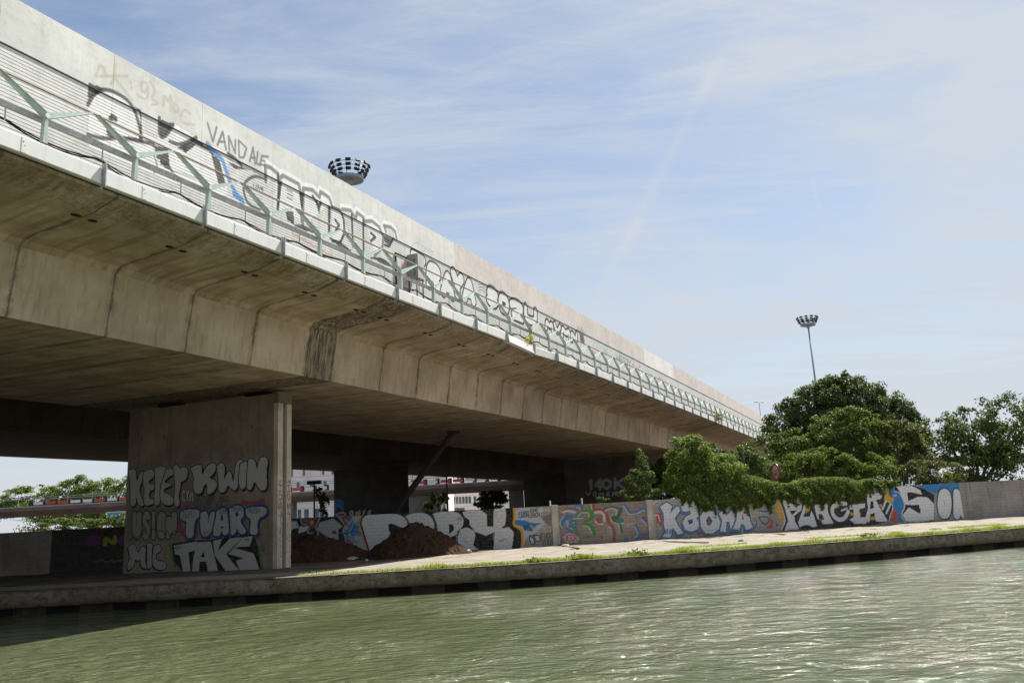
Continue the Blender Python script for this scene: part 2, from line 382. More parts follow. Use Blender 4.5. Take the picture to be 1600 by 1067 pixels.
def painted_panel(name, P, mapf, back, mat, parent=None, loc=(0, 0, 0), rotz=0.0, iu=None, depth_prof=None):
    """closed slab whose front is the paint grid; mapf(u, v, depth) gives local coordinates"""
    U = P.U if iu is None else P.U[iu]; nu, nv = len(U), len(P.V)
    uu, vv = np.meshgrid(U, P.V)
    dep = np.zeros_like(uu) if depth_prof is None else np.broadcast_to(np.asarray(depth_prof)[:, None], uu.shape)
    x, y, z = mapf(uu, vv, dep); front = np.stack([x, y, z], -1).reshape(-1, 3)
    idx = np.arange(nu * nv).reshape(nv, nu)
    quads = np.stack([idx[:-1, :-1], idx[:-1, 1:], idx[1:, 1:], idx[1:, :-1]], -1).reshape(-1, 4)
    # the rim pushed back, then one back face
    rim = np.concatenate([idx[0, :], idx[1:, -1], idx[-1, -2::-1], idx[-2:0:-1, 0]])
    ur = np.concatenate([uu[0, :], uu[1:, -1], uu[-1, -2::-1], uu[-2:0:-1, 0]]); vr = np.concatenate([vv[0, :], vv[1:, -1], vv[-1, -2::-1], vv[-2:0:-1, 0]])
    bx, by, bz = mapf(ur, vr, np.full(len(ur), back)); b0 = len(front); m = len(rim)
    k = np.arange(m); k2 = (k + 1) % m
    side = np.stack([rim[k2], rim[k], b0 + k, b0 + k2], -1)
    bc = b0 + np.array([0, nu - 1, nu - 1 + nv - 1, nu - 1 + nv - 1 + nu - 1])
    faces = np.vstack([quads, side, bc[::-1][None]])
    verts = np.vstack([front, np.stack(np.broadcast_arrays(bx, by, bz), -1)])
    me = new_mesh(name, verts, faces, mat)
    ca = me.color_attributes.new('paint', 'FLOAT_COLOR', 'POINT')
    cc = np.zeros((len(verts), 4), np.float32)
    c_, a_ = (P.c, P.a) if iu is None else (P.c[:, iu], P.a[:, iu])
    cc[:b0, :3] = c_.reshape(-1, 3); cc[:b0, 3] = a_.reshape(-1)
    ca.data.foreach_set('color', cc.ravel())
    return link(name, me, parent, loc, rotz)

SILVER = (.48, .48, .48); BLACK = (.014, .014, .016); WHITE = (.72, .72, .70); BLUE = (.02, .09, .24); RED = (.42, .055, .045)
SKYB = (.03, .20, .46); YEL = (.62, .36, .02); GREEN = (.04, .22, .04); PINK = (.75, .17, .28); GREY = (.2, .2, .2)

# ================================================================== ground, canal, quay
edge_pts = np.array([(-1500, 36.0), (-200, 36.0), (-40, 36.1), (-11.7, 36.25), (-7, 36.25), (-.5, 36.7), (1.2, 37.1), (8.2, 38.9), (18.6, 43.0), (30, 48.3), (60, 63), (200, 135), (1500, 800)])
def edge_y(x): 
    return np.interp(x, edge_pts[:, 0], edge_pts[:, 1])
_xs = np.linspace(-60, 60, 481); _ys = edge_y(_xs)
for _ in range(40): _ys[1:-1] = .25 * _ys[:-2] + .5 * _ys[1:-1] + .25 * _ys[2:]
def EY(x):
    x = np.asarray(x, float); return np.where(np.abs(x) < 59, np.interp(x, _xs, _ys), edge_y(x))
WATER_Z = -0.9
xs = np.unique(np.concatenate([-np.geomspace(60, 2500, 14), np.arange(-60, 60.1, 1.0), np.geomspace(60, 2500, 14)]))
def strip(name, offs, mat, zf, kind='structure'):
    V = []; nx = len(xs)
    for o in offs:
        y = EY(xs) + o
        V.append(np.stack([xs, y, zf(xs, y, o)], -1))
    V = np.concatenate(V); ny = len(offs); idx = np.arange(nx * ny).reshape(ny, nx)
    F = np.stack([idx[:-1, :-1], idx[:-1, 1:], idx[1:, 1:], idx[1:, :-1]], -1).reshape(-1, 4)
    return tag(link(name, new_mesh(name, V, F, mat, True)), kind=kind)
def hz(x, y):   # low swells of trodden earth
    return .05 * np.sin(x * .9 + y * .31) * np.sin(y * .7 - x * .2) + .03 * np.sin(x * 2.3 + 1) * np.sin(y * 1.9)
def ground_z(x, y, o):
    k = np.clip((o - 6) / 8, 0, 1) if np.ndim(o) == 0 else np.clip((np.asarray(o) - 6) / 8, 0, 1)
    near = (np.abs(x) < 58)
    return np.where(near, hz(x, y) * k + .03 * k, 0.0)
m = NT('earth'); v = m.coord()
a = m.noise(v, .5, 8, .65); b = m.noise(v, 9, 8, .7); c_ = m.noise(v, 60, 4, .7)
col = m.mix(m.ramp(a, .35, .65), (.075, .06, .046), (.17, .142, .11)); col = m.mix(m.math('MULTIPLY', m.ramp(b, .5, .72), .6), col, (.06, .05, .04)); col = m.mix(m.math('MULTIPLY', m.ramp(c_, .58, .7), .5), col, (.36, .33, .28))
M_earth = m.done(col, .95, m.bump(m.math('ADD', b, m.math('MULTIPLY', c_, .4)), .6, .05))
m = NT('path'); v = m.coord()
a = m.noise(v, .6, 7, .6); b = m.noise(v, 6, 8, .7); c_ = m.noise(v, 70, 3, .6)
col = m.mix(m.ramp(a, .3, .7), (.19, .168, .132), (.275, .248, .203)); col = m.mix(m.math('MULTIPLY', m.ramp(b, .5, .7), .35), col, (.2, .17, .13)); col = m.mix(m.math('MULTIPLY', m.ramp(c_, .6, .72), .4), col, (.16, .14, .12))
M_path = m.done(col, .93, m.bump(m.math('ADD', b, m.math('MULTIPLY', c_, .5)), .4, .03))
m = NT('quay_concrete'); v = m.coord(); a = m.noise(v, .55, 7, .65); b = m.noise(m.coord(scale=(1, 1, 1.6)), 3.2, 8, .72); c_ = m.noise(v, 15, 6, .7); d_ = m.noise(m.coord(scale=(1.5, 1.5, .25)), 2.4, 7, .7)
_z = m.sep(v)[2]
col = m.mix(m.ramp(a, .3, .7), (.17, .132, .095), (.27, .222, .17)); col = m.mix(m.math('MULTIPLY', m.ramp(b, .46, .62), .75), col, (.085, .066, .046)); col = m.mix(m.math('MULTIPLY', m.ramp(d_, .5, .7), .5), col, (.06, .05, .034))
col = m.mix(m.math('MULTIPLY', m.ramp(c_, .56, .66), .55), col, (.04, .033, .026)); col = m.mix(m.math('MULTIPLY', m.ramp(m.noise(v, 6.5, 5, .6), .60, .72), .5), col, (.42, .38, .31))
col = m.mix(m.math('MULTIPLY', m.ramp(m.math('ADD', _z, m.math('MULTIPLY', b, .25)), -.46, -.24, 1, 0), .55), col, (.07, .06, .04))     # damp, algae-dark foot
M_quay = m.done(col, .95, m.bump(m.math('ADD', b, m.math('MULTIPLY', c_, .5)), .9, .06), spec=.2)
strip('ground', [.0, .5, 1.3, 2.5, 4.2, 5.0, 6, 7, 8, 9, 10, 11.5, 13, 14.5, 16, 18, 20, 23, 27, 32, 40, 60, 100, 200, 500, 1200, 2600], M_earth, ground_z)
def path_strip():
    X_ = np.unique(np.concatenate([np.arange(-60, 60.1, .5), np.array([-400, -150, -90, 90, 150, 400])])); fr = np.linspace(0, 1, 14)
    wall = np.where(X_ < 1.75, 55.0, np.where(X_ < 7.7, 55.2 + (X_ - 1.75) * .227, 56.55 + (X_ - 7.7) * .298)) - .1 - EY(X_)
    t = np.clip((X_ + 9) / 8, 0, 1); far = 4.6 * (1 - t) + wall * t + .35 * np.sin(X_ * .7) * (1 - t); far = np.where(np.abs(X_) > 58, 4.6, far)
    V = []
    for f_ in fr:
        o = 1.25 + (far - 1.25) * f_ + (.1 * np.sin(X_ * 2.3) if f_ == 0 else 0); y = EY(X_) + o; V.append(np.stack([X_, y, ground_z(X_, y, o) + .008], -1))
    V = np.concatenate(V); nx = len(X_); idx = np.arange(nx * 14).reshape(14, nx); F = np.stack([idx[:-1, :-1], idx[:-1, 1:], idx[1:, 1:], idx[1:, :-1]], -1).reshape(-1, 4)
    tag(link('towpath', new_mesh('towpath', V, F, M_path, True)), kind='structure')
path_strip()

# quay: rounded concrete coping over a recess with timber fenders and a sheet of dark wall
def quay_coping():
    prof = [(.55, .004), (.12, .004), (.03, -.025), (0, -.08), (.01, -.55), (.06, -.60), (.5, -.60)]
    X = np.concatenate([np.arange(-120, -45, 3), np.arange(-45, 45, .25), np.arange(45, 150, 3)])
    V = []; 
    for (o, z) in prof:
        w = (rng.normal(0, .014, len(X)) + .02 * np.sin(X * 1.7) * np.sin(X * .43) + (.05 * (rng.random(len(X)) < .05) if z > -.1 else 0)) if o < .2 else 0
        V.append(np.stack([X, EY(X) + o + w, np.full(len(X), z) + (rng.normal(0, .012, len(X)) if o < .2 else 0)], -1))
    V = np.concatenate(V); nx = len(X); idx = np.arange(nx * len(prof)).reshape(len(prof), nx)
    F = np.stack([idx[:-1, :-1], idx[1:, :-1], idx[1:, 1:], idx[:-1, 1:]], -1).reshape(-1, 4)
    return link('coping', new_mesh('coping', V, F, M_quay, True))
quay = thing('quay_wall', 'stained concrete quay edge with a dark recess along the far side of the canal', 'quay', (0, 37, -1))
cp = quay_coping(); cp.parent = quay; cp.location = (0, -37, 1)
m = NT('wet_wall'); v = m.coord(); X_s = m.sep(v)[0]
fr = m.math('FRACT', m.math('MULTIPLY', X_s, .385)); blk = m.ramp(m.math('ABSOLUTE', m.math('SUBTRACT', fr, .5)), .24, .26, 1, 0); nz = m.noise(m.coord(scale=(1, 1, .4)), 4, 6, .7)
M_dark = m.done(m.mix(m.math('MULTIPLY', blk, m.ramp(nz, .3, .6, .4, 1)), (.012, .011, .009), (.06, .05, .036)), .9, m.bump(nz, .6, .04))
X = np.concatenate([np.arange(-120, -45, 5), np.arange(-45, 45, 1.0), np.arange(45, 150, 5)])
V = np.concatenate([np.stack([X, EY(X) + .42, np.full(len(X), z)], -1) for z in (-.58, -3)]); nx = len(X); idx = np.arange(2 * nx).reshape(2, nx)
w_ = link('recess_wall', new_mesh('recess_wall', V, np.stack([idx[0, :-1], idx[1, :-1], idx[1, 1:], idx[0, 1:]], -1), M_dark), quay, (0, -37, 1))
# canal
m = NT('canal_water'); v = m.coord()
r1 = m.noise(m.coord(scale=(.8, 1.15, 1), rot=(0, 0, R(12))), 1.25, 4, .55, .6); r2 = m.noise(m.coord(scale=(.75, 1.2, 1), rot=(0, 0, R(-8))), 4.2, 4, .6, .5); r3 = m.noise(v, .12, 4, .6)
calm = m.ramp(r3, .36, .62, .35, 1.0)
hh = m.math('MULTIPLY', m.math('ADD', r1, m.math('MULTIPLY', r2, .30)), calm)
M_water = m.done(m.mix(m.ramp(r3, .3, .7), (.075, .09, .042), (.115, .13, .066)), .06, m.bump(hh, 1.0, .5), spec=.38)
_nx = len(xs); _offs = np.concatenate([[.45], -np.geomspace(.5, 40, 14), [-60, -120, -400]])
V = np.concatenate([np.stack([xs, EY(xs) + o_, np.full(_nx, WATER_Z)], -1) for o_ in _offs]); idx = np.arange(_nx * len(_offs)).reshape(len(_offs), _nx)
F = np.stack([idx[1:, :-1], idx[1:, 1:], idx[:-1, 1:], idx[:-1, :-1]], -1).reshape(-1, 4)
tag(link('water', new_mesh('water', V, F, M_water)), kind='structure')
nb = MB().box(-200, 200, -40, 3.2, -2.6, 0.0).build('near_bank', M_path); tag(nb, kind='structure')

# ================================================================== viaducts
def conc_girder(k=1.0, nm='girder_concrete'):
    m = NT(nm); v = m.coord(); X, Y, Z = m.sep(v)[:3]
    s_ = m.attr('seg').outputs['Fac']; up = m.attr('soffit').outputs['Fac']
    big = m.noise(v, .35, 7, .62); mid = m.noise(v, 2.0, 7, .66); fine = m.noise(v, 24, 4, .7)
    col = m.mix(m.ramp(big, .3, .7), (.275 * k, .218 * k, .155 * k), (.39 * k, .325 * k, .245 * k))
    segv = m.n('ShaderNodeTexWhiteNoise', {'W': m.math('FLOOR', s_)}, noise_dimensions='1D').outputs[0]
    col = m.mix(1.0, col, m.n('ShaderNodeCombineColor', {0: m.ramp(segv, 0, 1, .82, 1.08, False), 1: m.ramp(segv, 0, 1, .82, 1.06, False), 2: m.ramp(segv, 0, 1, .82, 1.03, False)}).outputs[0], 'MULTIPLY')
    # vertical run-off streaks on the web, board marks across the soffits
    st = m.noise(m.coord(scale=(2.2, 2.2, .12)), 2.0, 8, .68); bd = m.noise(m.coord(scale=(1.1, .07, .5)), 2.6, 7, .62)
    stv = m.mix(up, m.math('MULTIPLY', m.ramp(st, .47, .72), .42), m.math('MULTIPLY', m.ramp(bd, .44, .70), .62))
    col = m.mix(stv, col, (.105 * k, .073 * k, .046 * k))
    lt = m.noise(m.coord(scale=(3.2, 3.2, .1)), 2.7, 6, .6, .2); col = m.mix(m.math('MULTIPLY', m.ramp(lt, .58, .75), .28), col, (.50 * k, .46 * k, .40 * k))
    br = m.noise(v, .8, 6, .6); col = m.mix(m.math('MULTIPLY', m.math('MULTIPLY', up, m.ramp(br, .38, .66)), .55), col, (.165 * k, .108 * k, .058 * k))
    # segment joints: crooked dark seams
    wob = m.math('MULTIPLY', m.math('SUBTRACT', m.noise(m.coord(scale=(.3, 1, 1)), 1.3, 6, .65), .5), .04)
    fr = m.math('FRACT', m.math('ADD', m.math('ADD', s_, wob), .5)); jd = m.math('ABSOLUTE', m.math('SUBTRACT', fr, .5))
    thick = m.math('ADD', .006, m.math('MULTIPLY', m.ramp(m.noise(v, .9, 5, .7), .45, .75), .024))
    jm = m.ramp(m.math('SUBTRACT', jd, thick), .0, .008, 1, 0); jm = m.math('MULTIPLY', jm, m.ramp(m.noise(v, 1.8, 4), .25, .45, .35, 1.0))
    halo = m.math('MULTIPLY', m.ramp(jd, .0, .085, 1, 0), m.ramp(mid, .42, .62)); col = m.mix(m.math('MULTIPLY', halo, .6), col, (.10, .08, .06))
    col = m.mix(m.math('MULTIPLY', jm, .6), col, (.06, .05, .04))
    # the wet closure bay over the pier
    wet = m.attr('wet').outputs['Fac']; ws = m.noise(m.coord(scale=(3.5, 3.5, .2)), 1.9, 7, .68)
    col = m.mix(m.math('MULTIPLY', wet, m.ramp(ws, .42, .60, .25, .9)), col, (.055, .047, .042))
    h = m.math('SUBTRACT', m.math('ADD', mid, m.math('MULTIPLY', fine, .4)), jm)
    return m.done(col, .92, m.bump(h, .35, .03), spec=.2)
M_girder = conc_girder(1.45); M_girder2 = conc_girder(.30, 'shade_tinted_girder_concrete')  # rear girder: same concrete, colour darkened to carry the under-deck shade
M_deckedge = concrete('deck_edge', (.05, .04, .03), .75, streakcol=(.03, .022, .016), spots=.5)
M_asphalt = simple('asphalt', (.05, .05, .05), .9, scale=6)
JOINTS = np.concatenate([34.5 - 3.87 * np.arange(26, 0, -1), [34.5, 36.6, 41.1], 41.1 + 3.95 * np.arange(1, 16), 104.6 + 3.95 * np.arange(0, 30)])
JOINTS = np.unique(np.round(JOINTS, 3))
SEG_OF = lambda dd: np.interp(dd, JOINTS, np.arange(len(JOINTS)))
CLOSURE = int(np.where(np.isclose(JOINTS, 34.5))[0][0])
STN = np.unique(np.concatenate([JOINTS, (JOINTS[1:] + JOINTS[:-1]) / 2, [-70, 230, 260, 300, 360, 440]]))
def profile(c, hs=7.25, ht=7.6, hc=11.72):            # half section mirrored about c
    half = [(hs, 8.75), (ht, 11.0), (ht + .22, 11.2), (ht + .7, 11.30), (ht + 3.1, 11.54), (hc, 11.84), (hc + .002, 11.95)]
    return [(c + x, z) for x, z in half], [(c - x, z) for x, z in half[::-1]]
def girder(name, c, parent, base, mat, **kw):
    a, b = profile(c, **kw); poly = a + b; nP = len(poly)
    verts, seg, sof, wet, faces = [], [], [], [], []
    # each face strip has its own vertices so the masks stay crisp
    for i in range(nP):
        p, q = poly[i], poly[(i + 1) % nP]
        flat = 0.0 if abs(p[1] - q[1]) > abs(p[0] - q[0]) else 1.0
        b0 = len(verts)
        for dd in STN:
            for (nn, z) in (p, q):
                verts.append((dd - base[0], -(nn - base[1]), z + float(sag(dd)))); seg.append(float(SEG_OF(dd))); sof.append(flat)
        for k in range(len(STN) - 1):
            faces.append((b0 + 2 * k, b0 + 2 * k + 1, b0 + 2 * k + 3, b0 + 2 * k + 2))
    me = new_mesh(name, verts, np.array(faces), mat)
    for nm, arr in (('seg', seg), ('soffit', sof)):
        at = me.attributes.new(nm, 'FLOAT', 'POINT'); at.data.foreach_set('value', np.asarray(arr, np.float32))
    at = me.attributes.new('wet', 'FLOAT', 'FACE')
    wv = []
    for i in range(nP):
        for k in range(len(STN) - 1):
            mid_ = (STN[k] + STN[k + 1]) / 2; wv.append(1.0 if 34.5 < mid_ < 36.6 else .5 if i in (4, 5) else 0.0)
    at.data.foreach_set('value', np.asarray(wv, np.float32))
    return link(name, me, parent)
B1 = (37.0, -33.0); B2 = (95.0, -59.0)
def L1(dd, nn, z): return (dd - 37.0, -(nn + 33.0), z)
def L2(dd, nn, z): return (dd - 95.0, -(nn + 59.0), z)
via = thing('concrete_viaduct', 'long concrete box-girder motorway viaduct with a graffiti-covered slab pier, crossing above the towpath', 'viaduct', VW(37, -33, 0), RZ)
girder('box_girder', -32.45, via, B1, M_girder)
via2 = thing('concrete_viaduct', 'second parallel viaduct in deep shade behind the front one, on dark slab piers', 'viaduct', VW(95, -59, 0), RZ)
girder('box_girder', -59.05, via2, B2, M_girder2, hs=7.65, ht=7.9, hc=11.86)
def slab(name, n0, n1, z0, z1, mat, parent, base):
    s_ = np.array([-70, 0, 60, 100, 140, 180, 220, 300, 440.0]); mb = MB()
    for a_, b_ in zip(s_[:-1], s_[1:]):
        za, zb = float(sag(a_)), float(sag(b_)); x0, x1 = a_ - base[0], b_ - base[0]; y0, y1 = -(n1 - base[1]), -(n0 - base[1])
        mb.add([(x0, y0, z0 + za), (x1, y0, z0 + zb), (x1, y1, z0 + zb), (x0, y1, z0 + za), (x0, y0, z1 + za), (x1, y0, z1 + zb), (x1, y1, z1 + zb), (x0, y1, z1 + za)],
               [(0, 3, 2, 1), (4, 5, 6, 7), (0, 1, 5, 4), (2, 3, 7, 6)])
    return mb.build(name, mat, parent)
slab('deck_edge', -43.9, -20.78, 11.956, 12.42, M_deckedge, via, B1)
slab('deck_edge', -70.9, -47.2, 11.956, 12.42, M_deckedge, via2, B2)
slab('roadway', -43.5, -22.0, 12.445, 12.52, M_asphalt, via, B1)
slab('far_parapet', -44.1, -43.6, 12.46, 13.4, M_deckedge, via, B1)
slab('near_parapet', -47.6, -47.1, 12.46, 13.4, M_deckedge, via2, B2)
slab('gap_light_block', -47.085, -44.115, 12.10, 12.40, M_deckedge, via2, B2)  # added slab, keeps light from falling between the two decks

# anchor holes under the cantilever, two beside every joint
M_hole = simple('hole_dark', (.018, .015, .012), .95)
hb = MB().lathe([(0.0, -.012), (.07, -.016), (.115, -.010), (.13, .0)], 12)
hb.v = [(x * 1.35, y, z) for x, y, z in hb.v]
me_h = new_mesh('anchor_hole', hb.v, hb.f, M_hole)
for j in JOINTS[(JOINTS > 12) & (JOINTS < 106)]:
    for off, nn in ((-.22, -22.2), (.42, -22.2)):
        o = link('anchor_hole', me_h, via, L1(j + off, nn, 11.497 + float(sag(j))))

# ---- piers
M_pier = concrete('pier_concrete', (.26, .212, .16), .5, paint=True, streakcol=(.06, .05, .04), wear=.25)
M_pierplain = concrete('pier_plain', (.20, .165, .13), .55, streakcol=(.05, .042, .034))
M_rib = concrete('pier_rib', (.52, .44, .345), .45, paint=True, spots=.5)
PF = Paint(np.arange(0, 9.61, .025), np.concatenate([np.arange(-.5, 5.4, .025), np.arange(5.4, 8.56, .16)]))
PF.soft = .03
def pier_uv(px, py):
    p = at_plane(px, py, D, 36.64); return np.array([p @ N + 38.2, p[2]])
def boxpx(f, x0, x1, t0, t1, b0, b1): return [f(x0, t0), f(x1, t1), f(x0, b0), f(x1, b1)]
def word(P, f, letters, **kw):
    for ch, x0, x1, t0, t1, b0, b1 in letters: fat(P, ch, boxpx(f, x0, x1, t0, t1, b0, b1), **kw)
def zoomed(ox, oy, k):                                # coordinates read off an enlarged crop
    return lambda x, y: (ox + x / k, oy + y / k)
def paint_pier():
    P = PF; z = zoomed(150, 690, 1600 / 330); f = lambda x, y: pier_uv(*z(x, y)); sil = (.46, .45, .43)
    bl = (.016, .015, .014)
    # dirty base and rolled ground under the pieces
    P.poly([f(245, 500), f(620, 500), f(640, 760), f(240, 760)], (.15, .135, .115), .6)
    # red haze behind the blue piece
    for k in range(26):
        x = rng.uniform(640, 1290); P.stroke([f(x, rng.uniform(470, 520)), f(x + rng.uniform(-60, 60), rng.uniform(480, 560))], .16, (.30, .045, .035), .55, .12)
    P.stroke([f(630, 620), f(660, 690), f(700, 740)], .3, (.30, .05, .04), .8, .1); P.stroke([f(1110, 455), f(1180, 470), f(1270, 440)], .2, (.34, .05, .04), .85, .06)
    P.stroke([f(750, 620), f(760, 700)], .3, (.36, .06, .05), .9, .05); P.stroke([f(1180, 610), f(1215, 700), f(1240, 720)], .25, (.30, .05, .05), .8, .08)
    KEPEY = [[(246, 215), (296, 203), (304, 235), (306, 310), (338, 222), (368, 226), (352, 290), (326, 350), (342, 420), (368, 472), (345, 492), (315, 465), (304, 405), (302, 480), (258, 490), (262, 400), (258, 300)],
        [(362, 230), (400, 205), (440, 215), (440, 270), (400, 290), (400, 320), (445, 320), (445, 360), (405, 370), (400, 430), (445, 440), (440, 470), (370, 485), (360, 440), (370, 360), (355, 300)],
        [(445, 200), (500, 180), (540, 200), (540, 260), (500, 300), (480, 330), (490, 400), (480, 475), (450, 485), (440, 440), (450, 330)],
        [(530, 210), (590, 205), (595, 240), (545, 270), (510, 310), (555, 310), (580, 330), (520, 350), (505, 380), (560, 400), (590, 430), (575, 485), (500, 470), (485, 420), (490, 340), (505, 300)],
        [(585, 190), (610, 165), (635, 210), (660, 185), (700, 205), (685, 290), (640, 300), (640, 340), (625, 400), (635, 480), (605, 495), (590, 440), (600, 340), (595, 260)]]
    pieces(P, f, KEPEY, sil, bl, .055, halo=(.03, (.32, .32, .30)), shadow=(.07, -.08))
    KWIN = [[(715, 200), (760, 175), (805, 175), (800, 260), (840, 180), (890, 155), (912, 180), (895, 240), (850, 275), (910, 290), (917, 340), (880, 390), (840, 397), (845, 325), (818, 320), (802, 390), (750, 397), (735, 330), (745, 270)],
        [(915, 185), (960, 150), (978, 200), (965, 300), (1000, 220), (1025, 230), (1040, 330), (1060, 150), (1100, 128), (1112, 160), (1088, 280), (1062, 372), (1020, 355), (1000, 320), (975, 382), (930, 385), (930, 300)],
        [(1092, 170), (1140, 140), (1152, 180), (1142, 280), (1130, 352), (1092, 362), (1080, 290)],
        [(1155, 135), (1205, 130), (1220, 230), (1235, 130), (1270, 110), (1305, 130), (1290, 220), (1297, 340), (1270, 372), (1235, 360), (1200, 290), (1180, 360), (1145, 367), (1143, 270)]]
    pieces(P, f, KWIN, sil, bl, .06, halo=(.03, (.32, .32, .30)), shadow=(.10, -.09))
    for ch, x0, x1 in (('C', 648, 680), ('Y', 676, 710), ('M', 704, 742)):
        fat(P, ch, [f(x0, 362), f(x1, 358), f(x0, 458), f(x1, 458)], sil, bl, .3, .03)
    tagtext(P, 'DEPOSE MEC', [f(750, 410), f(1010, 412), f(750, 448), f(1010, 446)], .045, bl, .75)
    for ch, x0, x1, t, b in (('U', 270, 350, 520, 745), ('S', 345, 420, 515, 750), ('I', 405, 465, 515, 750), ('O', 455, 540, 520, 745), ('N', 520, 620, 520, 740)):
        fat(P, ch, [f(x0, t), f(x1, t), f(x0, b), f(x1, b)], (.30, .285, .25), bl, .40, .055)
    scribble(P, [f(240, 640), f(640, 640), f(240, 750), f(640, 740)], .06, bl, 20, .7)
    blu = (.018, .05, .15)
    TV = [[(640, 530), (690, 510), (790, 515), (787, 560), (752, 590), (742, 650), (737, 725), (683, 732), (680, 640), (690, 600), (640, 590)],
        [(792, 540), (832, 520), (852, 560), (850, 640), (862, 540), (902, 520), (890, 620), (867, 700), (830, 720), (800, 712), (788, 630)],
        [(915, 525), (960, 495), (992, 510), (1000, 590), (1007, 650), (1002, 700), (960, 707), (953, 662), (940, 710), (890, 717), (888, 660), (905, 590)],
        [(1010, 510), (1060, 480), (1112, 490), (1122, 560), (1087, 600), (1132, 660), (1137, 692), (1093, 702), (1062, 645), (1060, 692), (1020, 712), (1018, 620)],
        [(1135, 510), (1170, 490), (1292, 490), (1292, 550), (1227, 580), (1222, 640), (1227, 692), (1190, 712), (1163, 690), (1173, 620), (1170, 580), (1138, 562)]]
    pieces(P, f, TV, (.44, .43, .42), blu, .09, halo=(.03, (.05, .18, .36)), shadow=(.12, -.10))
    for q in ([(945, 560), (958, 545), (965, 590), (945, 600)], [(945, 640), (965, 640), (965, 655), (945, 655)], [(1055, 535), (1075, 530), (1080, 560), (1058, 570)]): P.poly([f(*p) for p in q], blu)
    tagtext(P, 'ZEPU', [f(650, 530), f(745, 525), f(650, 575), f(745, 570)], .035, blu); tagtext(P, 'SOOF', [f(930, 505), f(1000, 500), f(930, 545), f(1000, 540)], .03, blu)
    tagtext(P, 'SEBE', [f(1030, 495), f(1110, 490), f(1030, 525), f(1110, 520)], .03, blu); tagtext(P, 'RUSH', [f(1155, 500), f(1240, 500), f(1155, 540), f(1240, 540)], .035, blu)
    tagtext(P, 'REPOSE ET', [f(740, 462), f(960, 455), f(740, 500), f(960, 495)], .045, (.02, .06, .2)); tagtext(P, 'COSA', [f(1190, 462), f(1290, 458), f(1190, 490), f(1290, 488)], .04, blu); tagtext(P, 'ZES', [f(800, 680), f(860, 675), f(800, 715), f(860, 712)], .03, blu)
    # the angular bottom piece and its small neighbour
    gr = (.05, .14, .02)
    for a_, b_ in (((560, 780), (600, 930)), ((600, 930), (650, 900)), ((1200, 720), (1190, 800)), ((1210, 800), (1260, 960))): P.stroke([f(*a_), f(*b_)], .2, gr, .8, .1)
    for k in range(10): P.stroke([f(rng.uniform(1200, 1290), rng.uniform(760, 860)), f(rng.uniform(1200, 1290), rng.uniform(760, 860))], .05, gr, .7)
    fatbg = [(575, 768), (740, 745), (860, 742), (1010, 722), (1195, 700), (1225, 790), (1250, 975), (660, 990), (590, 900)]
    P.poly([f(*p) for p in fatbg], bl)
    for poly in ([(590, 785), (770, 752), (765, 820), (700, 835), (715, 985), (660, 985), (635, 860), (600, 850)],
                 [(775, 760), (870, 752), (925, 985), (850, 985), (835, 905), (785, 905), (780, 985), (725, 985), (740, 860)],
                 [(885, 750), (955, 735), (920, 830), (1015, 730), (1110, 722), (985, 850), (1085, 975), (985, 980), (900, 860)],
                 [(1110, 725), (1190, 712), (1165, 790), (1040, 800), (1195, 845), (1240, 970), (1090, 975), (1060, 900), (1120, 880), (1000, 850)]):
        P.poly([f(*p) for p in poly], (.45, .44, .42))
    P.poly([f(790, 870), f(815, 830), f(825, 875)], bl)
    pieces(P, f, [[(243, 800), (282, 766), (304, 800), (318, 848), (340, 795), (376, 790), (374, 860), (372, 925), (396, 940), (380, 964), (342, 945), (334, 880), (318, 908), (296, 885), (286, 948), (243, 979), (236, 935), (260, 880)],
        [(385, 780), (405, 755), (432, 780), (420, 830), (432, 900), (415, 967), (385, 952), (390, 870)], [(440, 790), (480, 770), (497, 830), (460, 840), (450, 880), (470, 900), (522, 905), (537, 950), (500, 972), (440, 957), (425, 890)]],
        (.36, .35, .33), bl, .065, halo=(.04, (.36, .36, .34)), shadow=(-.05, -.05))
    path = lambda pts, w: P.stroke(chaikin(np.array([f(*p) for p in pts]), 1), w, bl, .85)
    path([(575, 805), (610, 800), (640, 790)], .04); path([(600, 800), (615, 815), (640, 800)], .04); path([(1130, 740), (1160, 735), (1150, 755)], .04); path([(250, 950), (275, 940), (255, 970)], .035)
    tagtext(P, 'YEMO', [f(500, 800), f(560, 800), f(500, 900), f(560, 900)], .03, (.3, .25, .04), .5)
    for x, y in ((230, 915), (340, 903), (498, 880), (652, 866), (780, 854)):      # tie holes in a row
        p = pier_uv(150 + x / 3.2, 400 + y / 3.2); P.stroke([p, p + .01], .13, (.05, .045, .04), .9)
